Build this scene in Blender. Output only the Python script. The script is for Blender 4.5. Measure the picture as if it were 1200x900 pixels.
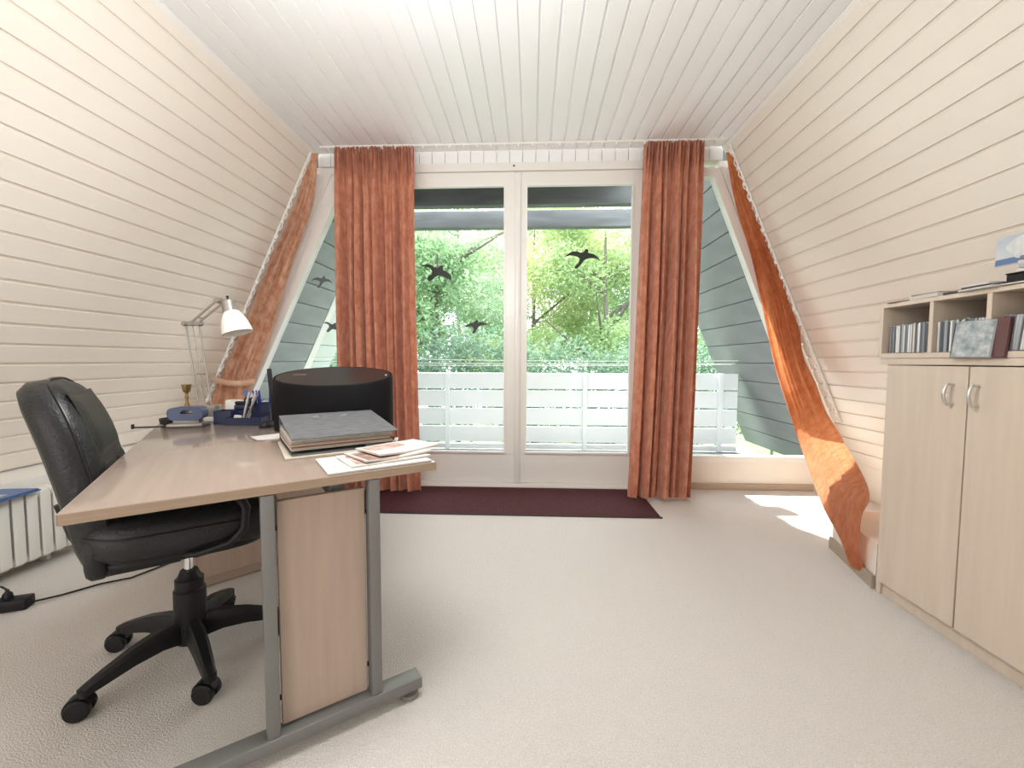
import bpy, bmesh, math, random
from mathutils import Vector, Matrix, Euler
import numpy as np

random.seed(7); np.random.seed(7)
for o in list(bpy.data.objects): bpy.data.objects.remove(o)
SC = bpy.context.scene
COL = SC.collection
R = math.radians
CN = ['black', 'charcoal', 'light grey', 'white', 'navy', 'grey', 'beige', 'dark red', 'slate', 'mid grey']
ORD = 'first second third fourth fifth sixth seventh eighth ninth tenth eleventh twelfth thirteenth fourteenth'.split()

# ------------------------------------------------------------------ camera
F_PX, VPX, VPY, ROLL = 495.0, 622.0, 422.0, 0.003
yaw = math.atan((VPX - 600) / F_PX)
pitch = math.atan((450 - VPY) / F_PX * math.cos(yaw))
cam = bpy.data.cameras.new('camera'); cam_o = bpy.data.objects.new('camera', cam); COL.objects.link(cam_o)
cam.sensor_width = 36; cam.lens = F_PX / 1200 * 36; cam.clip_start = .05; cam.clip_end = 200
fwd = Vector((-math.sin(yaw) * math.cos(pitch), math.cos(yaw) * math.cos(pitch), -math.sin(pitch)))
rt = Vector((math.cos(yaw), math.sin(yaw), 0)); up = rt.cross(fwd)
r2 = rt * math.cos(ROLL) + up * math.sin(ROLL); u2 = -rt * math.sin(ROLL) + up * math.cos(ROLL)
m = Matrix((r2, u2, -fwd)).transposed().to_4x4(); m.translation = Vector((0, 0, 1.0))
cam_o.matrix_world = m
SC.camera = cam_o

# ------------------------------------------------------------------ world, sun, lights, exposure
w = bpy.data.worlds.new('sky'); SC.world = w; w.use_nodes = True
bg = w.node_tree.nodes['Background']; bg.inputs[0].default_value = (.90, .95, 1.0, 1); bg.inputs[1].default_value = 5.2
sun = bpy.data.lights.new('sun', 'SUN'); sun.energy = 14.0; sun.angle = R(.8); sun.color = (1, .95, .86)
sun_o = bpy.data.objects.new('sun', sun); COL.objects.link(sun_o)
sun_o.rotation_euler = Vector((.50, -1, -1.85)).to_track_quat('-Z', 'Y').to_euler(); sun_o.location = (0, 6, 8)
# unseen fill light added above the view to brighten walls and ceiling
cl = bpy.data.lights.new('upper_fill_light', 'POINT'); cl.shadow_soft_size = .34; cl.energy = 51; cl.color = (1, 1, 1)
cl_o = bpy.data.objects.new('upper_fill_light', cl); COL.objects.link(cl_o); cl_o.location = (-.45, 1.05, 1.85)
# soft fill added behind the camera to lift the floor on the left
ar = bpy.data.lights.new('rear_fill_light', 'AREA'); ar.shape = 'RECTANGLE'; ar.size = 1.6; ar.size_y = 1.9; ar.energy = 15
ar_o = bpy.data.objects.new('rear_fill_light', ar); COL.objects.link(ar_o); ar_o.location = (-1.55, -1.22, 1.05); ar_o.rotation_euler = (R(90), 0, 0)
# portal that guides the sky light in through the balcony doors
po = bpy.data.lights.new('door_portal', 'AREA'); po.shape = 'RECTANGLE'; po.size = 3.4; po.size_y = 2.4
po_o = bpy.data.objects.new('door_portal', po); COL.objects.link(po_o); po.cycles.is_portal = True
po_o.location = (-.1, 3.42, 1.25); po_o.rotation_euler = (R(-90), 0, 0)

SC.view_settings.view_transform = 'Standard'; SC.view_settings.look = 'None'
SC.view_settings.exposure = 0.40; SC.view_settings.gamma = 1; SC.view_settings.use_curve_mapping = False
SC.cycles.max_bounces = 10; SC.cycles.transparent_max_bounces = 16; SC.cycles.diffuse_bounces = 6
SC.cycles.use_denoising = True
SC.cycles.caustics_reflective = False; SC.cycles.caustics_refractive = False
SC.cycles.sample_clamp_indirect = 6

# ------------------------------------------------------------------ materials
MATS = {}
def base_mat(name):
    mt = bpy.data.materials.new(name); mt.use_nodes = True; nt = mt.node_tree
    return mt, nt, nt.nodes['Principled BSDF'], nt.nodes['Material Output']
def coords(nt, scale=(1, 1, 1), kind='Object'):
    tc = nt.nodes.new('ShaderNodeTexCoord'); mp = nt.nodes.new('ShaderNodeMapping'); mp.inputs['Scale'].default_value = scale
    nt.links.new(tc.outputs[kind], mp.inputs[0]); return mp.outputs[0]
def mat(name, col, rough=.5, metal=0., var=0., vscale=(8, 8, 8), bump=0., bscale=(60, 60, 60), spec=.5, col2=None, coat=0., detail=4, rnd=0.):
    if name in MATS: return MATS[name]
    mt, nt, p, out = base_mat(name)
    p.inputs['Base Color'].default_value = (*col, 1); p.inputs['Roughness'].default_value = rough
    p.inputs['Metallic'].default_value = metal; p.inputs['Specular IOR Level'].default_value = spec
    p.inputs['Coat Weight'].default_value = coat; p.inputs['Coat Roughness'].default_value = .1
    if var > 0 or col2:
        n = nt.nodes.new('ShaderNodeTexNoise'); n.inputs['Scale'].default_value = 1; n.inputs['Detail'].default_value = detail
        nt.links.new(coords(nt, vscale), n.inputs['Vector'])
        rp = nt.nodes.new('ShaderNodeValToRGB'); rp.color_ramp.elements[0].position = .3; rp.color_ramp.elements[1].position = .7
        c2 = col2 or tuple(min(1, c * (1 + var)) for c in col); c1 = col if col2 else tuple(c * (1 - var) for c in col)
        rp.color_ramp.elements[0].color = (*c1, 1); rp.color_ramp.elements[1].color = (*c2, 1)
        nt.links.new(n.outputs[0], rp.inputs[0]); src = rp.outputs[0]
        if rnd > 0:
            oi = nt.nodes.new('ShaderNodeObjectInfo'); hs = nt.nodes.new('ShaderNodeHueSaturation')
            mr = nt.nodes.new('ShaderNodeMapRange'); mr.inputs[3].default_value = 1 - rnd; mr.inputs[4].default_value = 1 + rnd
            nt.links.new(oi.outputs['Random'], mr.inputs[0]); nt.links.new(mr.outputs[0], hs.inputs['Value']); nt.links.new(src, hs.inputs['Color']); src = hs.outputs[0]
        nt.links.new(src, p.inputs['Base Color'])
    if bump > 0:
        n = nt.nodes.new('ShaderNodeTexNoise'); n.inputs['Scale'].default_value = 1; n.inputs['Detail'].default_value = 3
        nt.links.new(coords(nt, bscale), n.inputs['Vector'])
        b = nt.nodes.new('ShaderNodeBump'); b.inputs['Strength'].default_value = bump; b.inputs['Distance'].default_value = .01
        nt.links.new(n.outputs[0], b.inputs['Height']); nt.links.new(b.outputs[0], p.inputs['Normal'])
    MATS[name] = mt; return mt
def leafy(name, c1, c2, trans=.5, scale=2.):
    mt, nt, p, out = base_mat(name); nt.nodes.remove(p)
    geo = nt.nodes.new('ShaderNodeNewGeometry'); rp = nt.nodes.new('ShaderNodeValToRGB')
    rp.color_ramp.elements[0].color = (*c1, 1); rp.color_ramp.elements[1].color = (*c2, 1)
    nt.links.new(geo.outputs['Random Per Island'], rp.inputs[0])
    d = nt.nodes.new('ShaderNodeBsdfDiffuse'); t = nt.nodes.new('ShaderNodeBsdfTranslucent'); mx = nt.nodes.new('ShaderNodeMixShader'); mx.inputs[0].default_value = trans
    nt.links.new(rp.outputs[0], d.inputs[0]); nt.links.new(rp.outputs[0], t.inputs[0])
    nt.links.new(d.outputs[0], mx.inputs[1]); nt.links.new(t.outputs[0], mx.inputs[2]); nt.links.new(mx.outputs[0], out.inputs[0])
    return mt
def cloth(name, c1, c2, trans=.3):
    mt, nt, p, out = base_mat(name)
    n = nt.nodes.new('ShaderNodeTexNoise'); n.inputs['Scale'].default_value = 1; n.inputs['Detail'].default_value = 5; n.inputs['Roughness'].default_value = .65
    nt.links.new(coords(nt, (22, 22, 13)), n.inputs['Vector'])
    rp = nt.nodes.new('ShaderNodeValToRGB'); rp.color_ramp.elements[0].position = .36; rp.color_ramp.elements[1].position = .66
    rp.color_ramp.elements[0].color = (*c1, 1); rp.color_ramp.elements[1].color = (*c2, 1); nt.links.new(n.outputs[0], rp.inputs[0])
    p.inputs['Roughness'].default_value = .85; p.inputs['Sheen Weight'].default_value = .3; p.inputs['Specular IOR Level'].default_value = .15
    nt.links.new(rp.outputs[0], p.inputs['Base Color'])
    t = nt.nodes.new('ShaderNodeBsdfTranslucent'); mx = nt.nodes.new('ShaderNodeMixShader'); mx.inputs[0].default_value = trans
    nt.links.new(rp.outputs[0], t.inputs[0]); nt.links.new(p.outputs[0], mx.inputs[1]); nt.links.new(t.outputs[0], mx.inputs[2]); nt.links.new(mx.outputs[0], out.inputs[0])
    return mt
def glass_mat():
    mt, nt, p, out = base_mat('window_glass'); nt.nodes.remove(p)
    tr = nt.nodes.new('ShaderNodeBsdfTransparent'); tr.inputs[0].default_value = (.95, .97, .96, 1)
    gl = nt.nodes.new('ShaderNodeBsdfGlossy'); gl.inputs['Roughness'].default_value = .02
    fr = nt.nodes.new('ShaderNodeFresnel'); fr.inputs[0].default_value = 1.22
    ge = nt.nodes.new('ShaderNodeNewGeometry'); iv = nt.nodes.new('ShaderNodeMath'); iv.operation = 'SUBTRACT'; iv.inputs[0].default_value = 1; nt.links.new(ge.outputs['Backfacing'], iv.inputs[1])
    mu = nt.nodes.new('ShaderNodeMath'); mu.operation = 'MULTIPLY'; nt.links.new(fr.outputs[0], mu.inputs[0]); nt.links.new(iv.outputs[0], mu.inputs[1])   # no reflection inside the pane
    mx = nt.nodes.new('ShaderNodeMixShader'); nt.links.new(mu.outputs[0], mx.inputs[0]); nt.links.new(tr.outputs[0], mx.inputs[1]); nt.links.new(gl.outputs[0], mx.inputs[2])
    nt.links.new(mx.outputs[0], out.inputs[0]); return mt
M_WALL = mat('cream_paint', (.80, .74, .665), .42, var=.025, vscale=(3, 1.2, 3), bump=.05, bscale=(40, 6, 40), rnd=.015)
M_CEIL = mat('white_paint', (.85, .86, .865), .4, var=.015, vscale=(3, 1, 3), rnd=.015)
M_GAP = mat('joint_paint', (.62, .55, .46), .7)
M_TRIM = mat('trim_white', (.82, .80, .77), .35)
M_FRAME = mat('frame_white', (.80, .78, .74), .3)
M_GLASS = glass_mat()
M_WOOD = mat('pale_laminate', (.56, .445, .35), .28, col2=(.60, .485, .39), vscale=(40, 3, 40), spec=.5, coat=.25)
M_DESK = mat('desk_laminate', (.285, .224, .183), .16, col2=(.315, .249, .205), vscale=(50, 3, 50), spec=.5, coat=.4)
M_EDGE = mat('desk_edge_band', (.34, .245, .175), .4, col2=(.40, .295, .215), vscale=(4, 4, 200))
M_PANEL = mat('desk_panel', (.41, .32, .26), .4, col2=(.46, .36, .295), vscale=(50, 50, 3))
M_CAB = mat('cabinet_laminate', (.56, .465, .375), .42, col2=(.62, .52, .425), vscale=(30, 30, 2.2), detail=6)
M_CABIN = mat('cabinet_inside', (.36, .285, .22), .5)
M_STEEL = mat('grey_painted_steel', (.20, .20, .195), .42, metal=.25)
M_CHROME = mat('chrome', (.75, .75, .75), .15, metal=1)
M_BRUSH = mat('brushed_metal', (.36, .34, .315), .42, metal=.75)
M_BLACKP = mat('black_plastic', (.012, .012, .013), .45, spec=.3)
M_HANDLE = mat('satin_silver', (.62, .61, .59), .3, metal=.8)
M_BLACKG = mat('black_gloss', (.010, .010, .011), .28, spec=.4)
M_LEATHER = mat('black_leather', (.012, .013, .0135), .40, bump=.25, bscale=(110, 110, 110), spec=.45)
M_LEATHER2 = mat('black_leather_side', (.014, .014, .015), .5, bump=.2, bscale=(110, 110, 110), spec=.4)
M_CARPET = mat('carpet_loop', (.68, .635, .595), .95, col2=(.80, .76, .72), vscale=(220, 220, 220), bump=.9, bscale=(210, 210, 210), spec=.1, detail=2)
M_MAT = mat('maroon_mat', (.055, .018, .020), .9, col2=(.11, .045, .048), vscale=(140, 140, 140), bump=.6, bscale=(150, 150, 150), spec=.1)
M_CURT = cloth('terracotta_velvet', (.46, .155, .09), (.62, .29, .185), .16)
M_CURT2 = cloth('terracotta_velvet_thin', (.54, .17, .065), (.68, .28, .13), .6)
M_CURT3 = cloth('faded_terracotta_velvet', (.50, .22, .13), (.72, .47, .33), .3)
M_RAD = mat('radiator_enamel', (.74, .73, .69), .3)
M_BLUE = mat('navy_plastic', (.014, .021, .06), .35)
M_BLUE2 = mat('slate_blue_plastic', (.045, .065, .135), .35)
M_BLUE3 = mat('blue_card', (.06, .14, .33), .4)
M_PENB = mat('blue_pen', (.02, .03, .28), .3)
M_PAPER = mat('paper', (.56, .54, .51), .8)
M_CREAM = mat('cream_card', (.56, .50, .41), .8)
M_BRASS = mat('aged_brass', (.30, .20, .09), .38, metal=.9)
M_OPAL = mat('opal_glass', (.86, .84, .81), .25)
M_MARBLE = mat('grey_marbled_card', (.075, .08, .083), .7, col2=(.155, .16, .165), vscale=(28, 160, 28), detail=6)
M_BEAM = mat('dark_grey_beam', (.15, .155, .16), .8, var=.25, vscale=(2, 12, 12))
M_SLOPE = mat('grey_roof_board', (.24, .245, .25), .8, var=.15, vscale=(6, 2, 6))
M_RAIL = mat('white_rail', (.80, .82, .86), .5)
M_DECK = mat('balcony_slab', (.42, .43, .44), .8, var=.1)
M_BARK = mat('bark', (.13, .11, .095), .9, var=.3, vscale=(10, 10, 3))
M_BIRD = mat('black_film', (.012, .014, .012), .5)
M_BIRD2 = mat('grey_film', (.10, .115, .12), .6)
M_LAWN = mat('lawn', (.10, .19, .05), .9, var=.3, vscale=(2, 2, 2))

# ------------------------------------------------------------------ mesh helpers
class MB:
    def __init__(s): s.v = []; s.f = []; s.mi = []
    def add(s, v, f, mi=0):
        n = len(s.v); s.v += [tuple(p) for p in v]; s.f += [tuple(i + n for i in q) for q in f]; s.mi += [mi] * len(f); return s
    def box(s, c, d, rz=0, mi=0, rot=None):
        x, y, z = d[0] / 2, d[1] / 2, d[2] / 2
        v = [Vector((a, b, e)) for a in (-x, x) for b in (-y, y) for e in (-z, z)]
        q = (rot if rot is not None else Matrix.Rotation(rz, 3, 'Z'))
        v = [q @ p + Vector(c) for p in v]
        return s.add(v, [(0, 1, 3, 2), (4, 6, 7, 5), (0, 4, 5, 1), (2, 3, 7, 6), (0, 2, 6, 4), (1, 5, 7, 3)], mi)
    def rbox(s, c, d, r=.004, seg=2, rot=None, mi=0):
        bm = bmesh.new(); bmesh.ops.create_cube(bm, size=1)
        for v in bm.verts: v.co = Vector((v.co.x * d[0], v.co.y * d[1], v.co.z * d[2]))
        bmesh.ops.bevel(bm, geom=list(bm.edges), offset=min(r, min(d) * .49), segments=seg, affect='EDGES', profile=.5)
        bm.verts.index_update(); q = rot if rot is not None else Matrix.Identity(3)
        s.add([q @ v.co + Vector(c) for v in bm.verts], [[v.index for v in f.verts] for f in bm.faces], mi); bm.free(); return s
    def tube(s, pts, r, n=8, cap=True, mi=0, closed=False):
        pts = [Vector(p) for p in pts]; k = len(pts); rr = r if isinstance(r, (list, tuple)) else [r] * k
        vs = []; prev = None
        for i, p in enumerate(pts):
            if closed: t = (pts[(i + 1) % k] - pts[i - 1]).normalized()
            else: t = (pts[min(i + 1, k - 1)] - pts[max(i - 1, 0)]).normalized()
            if prev is None:
                a = Vector((0, 0, 1)) if abs(t.z) < .9 else Vector((1, 0, 0)); e1 = t.cross(a).normalized()
            else: e1 = (prev - t * prev.dot(t)).normalized()
            prev = e1; e2 = t.cross(e1)
            for j in range(n):
                an = 2 * math.pi * j / n; vs.append(p + (e1 * math.cos(an) + e2 * math.sin(an)) * rr[i])
        fs = []
        for i in range(k if closed else k - 1):
            for j in range(n):
                a, b = i * n + j, i * n + (j + 1) % n; i2 = (i + 1) % k; fs.append((a, b, i2 * n + (j + 1) % n, i2 * n + j))
        if cap and not closed: fs.append(tuple(range(n))[::-1]); fs.append(tuple((k - 1) * n + j for j in range(n)))
        return s.add(vs, fs, mi)
    def lathe(s, prof, c=(0, 0, 0), n=20, mi=0, rot=None, sx=1, sy=1):
        vs = []; q = rot if rot is not None else Matrix.Identity(3)
        for r, z in prof:
            for j in range(n):
                a = 2 * math.pi * j / n; vs.append(q @ Vector((r * math.cos(a) * sx, r * math.sin(a) * sy, z)) + Vector(c))
        fs = []
        for i in range(len(prof) - 1):
            for j in range(n): fs.append((i * n + j, i * n + (j + 1) % n, (i + 1) * n + (j + 1) % n, (i + 1) * n + j))
        fs.append(tuple(range(n))[::-1]); fs.append(tuple((len(prof) - 1) * n + j for j in range(n)))
        return s.add(vs, fs, mi)
    def prism(s, poly, y0, y1, axis='y', mi=0):
        n = len(poly)
        def P(a, b, h): return (a, h, b) if axis == 'y' else ((a, b, h) if axis == 'z' else (h, a, b))
        v = [P(a, b, y0) for a, b in poly] + [P(a, b, y1) for a, b in poly]
        f = [tuple(range(n)), tuple(range(2 * n - 1, n - 1, -1))] + [(i, n + i, n + (i + 1) % n, (i + 1) % n) for i in range(n)]
        return s.add(v, f, mi)
    def grid(s, P, mi=0, closed_u=False):
        h = len(P); k = len(P[0]); vs = [p for row in P for p in row]
        fs = [(i * k + j, i * k + j + 1, (i + 1) * k + j + 1, (i + 1) * k + j) for i in range(h - 1) for j in range(k - 1)]
        return s.add(vs, fs, mi)
    def xform(s, fn): s.v = [tuple(fn(Vector(p))) for p in s.v]; return s
    def mesh(s, name, mats, smooth=True, angle=40):
        me = bpy.data.meshes.new(name); me.from_pydata(s.v, [], s.f)
        for mm in (mats if isinstance(mats, (list, tuple)) else [mats]): me.materials.append(mm)
        if any(s.mi): me.polygons.foreach_set('material_index', s.mi)
        me.update()
        bm = bmesh.new(); bm.from_mesh(me); bmesh.ops.recalc_face_normals(bm, faces=bm.faces); bm.to_mesh(me); bm.free()
        if smooth:
            me.polygons.foreach_set('use_smooth', [True] * len(me.polygons))
            try: me.set_sharp_from_angle(angle=R(angle))
            except Exception: pass
        return me
    def build(s, name, mats, parent=None, smooth=True, loc=None, rot=None, angle=40):
        return link(name, s.mesh(name, mats, smooth, angle), parent, loc, rot)
def link(name, me, parent=None, loc=None, rot=None):
    o = bpy.data.objects.new(name, me); COL.objects.link(o)
    if parent: o.parent = parent
    if loc is not None: o.location = loc
    if rot is not None: o.rotation_euler = rot
    return o
def tag(o, label=None, cat=None, group=None, kind=None):
    if label: o['label'] = label
    if cat: o['category'] = cat
    if group: o['group'] = group
    if kind: o['kind'] = kind
    return o
def thing(name, label, cat, loc=(0, 0, 0), rz=0, group=None):
    o = bpy.data.objects.new(name, None); COL.objects.link(o); o.location = loc; o.rotation_euler = (0, 0, rz)
    o.empty_display_size = .05
    return tag(o, label, cat, group)
def struct(o): o['kind'] = 'structure'; return o
def pillow(w, h, t, rc=3.5, re=.03, bulge=.015, n=48, inner=7, prof=5):
    """closed cushion in local x (width), z (height), y (thickness, front = +y)"""
    a, b = w / 2, h / 2; rings = []
    def ring(sa, sb, y):
        out = []
        for j in range(n):
            th = 2 * math.pi * j / n; c, s_ = math.cos(th), math.sin(th)
            out.append((math.copysign(abs(c) ** (2 / rc), c) * sa, y, math.copysign(abs(s_) ** (2 / rc), s_) * sb))
        return out
    ta = t / 2
    for k in range(inner):                      # back face from centre out
        rho = (k + .35) / inner; rings.append(ring((a - re) * rho, (b - re) * rho, -ta - bulge * .3 * (1 - rho ** 2)))
    for k in range(prof + 1):
        ph = -math.pi / 2 + math.pi * k / prof; ins = re * (1 - math.cos(ph)); y = (ta - re) * (1 if ph > 1e-6 else (-1 if ph < -1e-6 else 0)) + re * math.sin(ph)
        rings.append(ring(a - ins, b - ins, y))
    for k in range(inner - 1, -1, -1):
        rho = (k + .35) / inner; rings.append(ring((a - re) * rho, (b - re) * rho, ta + bulge * (1 - rho ** 2)))
    mb = MB(); vs = [p for r_ in rings for p in r_]; fs = []
    for i in range(len(rings) - 1):
        for j in range(n): fs.append((i * n + j, i * n + (j + 1) % n, (i + 1) * n + (j + 1) % n, (i + 1) * n + j))
    fs.append(tuple(range(n))); fs.append(tuple((len(rings) - 1) * n + j for j in range(n)))
    return mb.add(vs, fs)

# ------------------------------------------------------------------ the room
CZ = 2.6; XL, XR = -1.665, 1.425; TL, TR = .47, .43; YB, YF = 3.30, -1.3
XKL, XKR = -2.45, 2.44
zkl = .43; XSL = XL - TL * (CZ - zkl)          # bottom of the left slope
zkr = CZ - (XKR - XR) / TR
o = MB().box((-.1, 1.0, -.05), (5.4, 4.75, .1)).build('floor', M_CARPET, smooth=False); struct(o)
tag(o, 'off-white loop pile carpet covering the whole room')
# plank profile: s across the board, n towards the room
def plank_mesh(name, wd, length, mt, groove=.014, d=.008):
    prof = [(0, 0), (0, .012), (.0015, .0135), (wd - groove - .002, .0135), (wd - groove, .012), (wd - groove, .012 - d), (wd, .012 - d), (wd, 0)]
    mb = MB(); n = len(prof)
    v = [(a, 0, b) for a, b in prof] + [(a, length, b) for a, b in prof]
    mb.add(v, [(i, (i + 1) % n, n + (i + 1) % n, n + i) for i in range(n)] + [tuple(range(n)), tuple(range(2 * n - 1, n - 1, -1))])
    return mb.mesh(name, mt, smooth=False)
def boarded(parent, mesh, count, wd, p0, sdir, ndir, name='plank'):
    s_ = Vector(sdir).normalized(); n_ = Vector(ndir).normalized(); y_ = n_.cross(s_)
    for i in range(count):
        o = link(name, mesh, parent)
        jit = random.uniform(-.0008, .0008); tilt = random.uniform(-.004, .004)
        M = Matrix((s_, y_, n_)).transposed().to_4x4() @ Matrix.Rotation(tilt, 4, 'Y')
        # the board runs along +Y of the room
        base = Vector(p0) + s_ * (wd * i) + n_ * jit
        if y_.y < 0: base = base + Vector((0, YB - YF, 0)) * 1.0
        M.translation = base; o.matrix_local = M
# left slope
back = MB().prism([(XL - .001, CZ), (XL - .09, CZ), (XSL - .09, zkl), (XSL - .001, zkl)], YF, YB)
WL = struct(back.build('wall_left', M_GAP, smooth=False)); WL['label'] = 'left wall, a steep slope of cream painted boards'
LS = (CZ - zkl) * math.hypot(1, TL); nL = 24; wl = LS / nL
boarded(WL, plank_mesh('plank', wl, YB - YF, M_WALL), nL, wl, (XL, YF, CZ), (-TL, 0, -1), (1, 0, -TL))
# right slope
back = MB().prism([(XR + .001, CZ), (XR + .09, CZ), (XKR + .09, zkr), (XKR + .001, zkr)], YF, YB)
WR = struct(back.build('wall_right', M_GAP, smooth=False)); WR['label'] = 'right wall, a steep slope of cream painted boards'
RS = (CZ - zkr) * math.hypot(1, TR); nR = 24; wr = RS / nR
boarded(WR, plank_mesh('plank', wr, YB - YF, M_WALL), nR, wr, (XR, YF, CZ), (TR, 0, -1), (-1, 0, -TR))
# ceiling
CE = struct(MB().box(((XL + XR) / 2, (YB + YF) / 2, CZ + .03), (XR - XL, YB - YF, .05)).build('ceiling', M_GAP, smooth=False))
CE['label'] = 'flat ceiling of white painted boards running to the window'
wc = (XR - XL) / 31
boarded(CE, plank_mesh('plank', wc, YB - YF, M_CEIL, groove=.011, d=.008), 31, wc, (XR, YF, CZ + .004), (-1, 0, 0), (0, 0, -1))
# strips where the slopes meet the ceiling
struct(MB().prism([(XL - .004, CZ - .012), (XL + .016, CZ - .012), (XL + .016, CZ - .022), (XL - .014, CZ - .05), (XL - .028, CZ - .045)], YF, YB).build('trim_1', M_TRIM, smooth=False))
struct(MB().prism([(XR + .004, CZ - .012), (XR - .016, CZ - .012), (XR - .016, CZ - .022), (XR + .014, CZ - .05), (XR + .028, CZ - .045)], YF, YB).build('trim_2', M_TRIM, smooth=False))
# left knee wall with ledge, right knee wall
struct(MB().prism([(XKL, 0), (XKL, zkl - .015), (XSL - .05, zkl - .005), (XSL - .3, zkl - .005), (XSL - .3, 0)], YF, YB).build('wall_left_knee', M_TRIM, smooth=False))
struct(MB().prism([(XKR, 0), (XKR, zkr), (XKR + .15, zkr), (XKR + .15, 0)], YF, YB).build('wall_right_knee', M_WALL, smooth=False))
struct(MB().prism([(XKL, 0), (XKL, .055), (XKL + .008, .055), (XKL + .014, .045), (XKL + .014, 0)], YF, YB).build('baseboard_left', mat('baseboard_grey', (.52, .47, .41), .5), smooth=False))
# low boxed-in ledge between the cabinet and the gable wall
bx0, bx1 = (1.517, 1.873), (1.62, 2.29)
ML = MB()
ML.prism([bx0, bx1, (XKR, 2.29), (XKR, 1.873)], 0, .20, 'z')
LB = struct(ML.build('trim_3', M_WALL, smooth=False)); LB['label'] = 'low boxed-in ledge beside the cabinet'
dv = (Vector((*bx1, 0)) - Vector((*bx0, 0))); an = math.atan2(dv.y, dv.x)
MB().box((0, .005, .03), (dv.length, .012, .06)).build('plinth', M_CABIN, LB, smooth=False, loc=((bx0[0] + bx1[0]) / 2 - .004, (bx0[1] + bx1[1]) / 2, 0), rot=(0, 0, an))
# rear gable (behind the camera)
struct(MB().prism([(-2.9, 0), (2.7, 0), (1.5, 2.65), (-1.75, 2.65)], YF - .12, YF).build('wall_rear', M_WALL, smooth=False))

# --- gable wall with doors and triangular windows
YD = 3.32
def leaf(name, x0, x1, gx0, gx1, label):
    fr = MB()
    z0, z1, g0, g1 = .025, 2.44, .262, 2.345; ya, yb = YD, YD + .055
    fr.box(((x0 + gx0) / 2, (ya + yb) / 2, (z0 + z1) / 2), (gx0 - x0, yb - ya, z1 - z0))
    fr.box(((x1 + gx1) / 2, (ya + yb) / 2, (z0 + z1) / 2), (x1 - gx1, yb - ya, z1 - z0))
    fr.box(((gx0 + gx1) / 2, (ya + yb) / 2, (g1 + z1) / 2), (gx1 - gx0, yb - ya, z1 - g1))
    d = struct(fr.build(name, M_FRAME, smooth=False)); d['label'] = label
    MB().box(((gx0 + gx1) / 2, (ya + yb) / 2 + .004, (z0 + g0) / 2), (gx1 - gx0, yb - ya - .014, g0 - z0)).build('bottom_panel', M_FRAME, d, smooth=False)
    MB().box(((gx0 + gx1) / 2, YD + .03, (g0 + g1) / 2), (gx1 - gx0 + .01, .006, g1 - g0 + .01)).build('glass_pane', M_GLASS, d, smooth=False)
    bead = MB(); t = .014
    for xx in (gx0 + t / 2, gx1 - t / 2): bead.box((xx, YD + .006, (g0 + g1) / 2), (t, .03, g1 - g0))
    for zz in (g0 + t / 2, g1 - t / 2): bead.box(((gx0 + gx1) / 2, YD + .006, zz), (gx1 - gx0 - 2 * t, .03, t))
    bead.build('glazing_bead', M_TRIM, d, smooth=False)
    return d
DL = leaf('door_1', -1.10, -.128, -1.02, -.20, 'left leaf of the white glazed balcony door')
DR = leaf('door_2', -.122, .85, -.047, .774, 'right leaf of the white glazed balcony door')
MB().rbox((-.105, YD - .008, 1.23), (.045, .02, 2.40), .005).build('meeting_strip', M_FRAME, DR)
# frame around the doors
fr = MB()
fr.box((-1.145, YD + .03, 1.22), (.085, .1, 2.44)); fr.box((.895, YD + .03, 1.22), (.085, .1, 2.44)); fr.box((-.125, YD + .03, 2.4725), (2.125, .1, .06))
fr.box((-.125, YD + .03, .011), (1.96, .1, .022))
struct(fr.build('trim_4', M_FRAME, smooth=False))['label'] = 'white frame around the balcony doors'
MB().lathe([(.006, 0), (.006, .01)], n=8).build('frame_screw', M_BLACKP, None, loc=(-.137, YD - .021, 2.475), rot=(R(90), 0, 0))
bpy.data.objects['frame_screw'].parent = bpy.data.objects['trim_4']
# header strip of short boards above the doors
HB = struct(MB().box((-.12, YD + .06, 2.65), (3.1, .10, .295)).build('wall_back', M_GAP, smooth=False)); HB['label'] = 'gable wall around the doors with a strip of short boards on top'
hm = MB().add(*(lambda q: (q.v, q.f))(MB().rbox((0, 0, 0), (wc - .004, .012, .098), .002, 1))).mesh('board', M_CEIL, smooth=False)
for i in range(31):
    x = XR - wc * (i + .5)
    link('board', hm, HB, loc=(x, YD - .002 + random.uniform(-.001, .001), 2.55))
# posts of the gable wall (mostly behind the curtains)
MB().box((-1.27, YD + .03, 1.25), (.16, .1, 2.5)).build('post', M_FRAME, HB, smooth=False)
MB().box((1.06, YD + .03, 1.25), (.24, .1, 2.5)).build('post', M_FRAME, HB, smooth=False)
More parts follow.
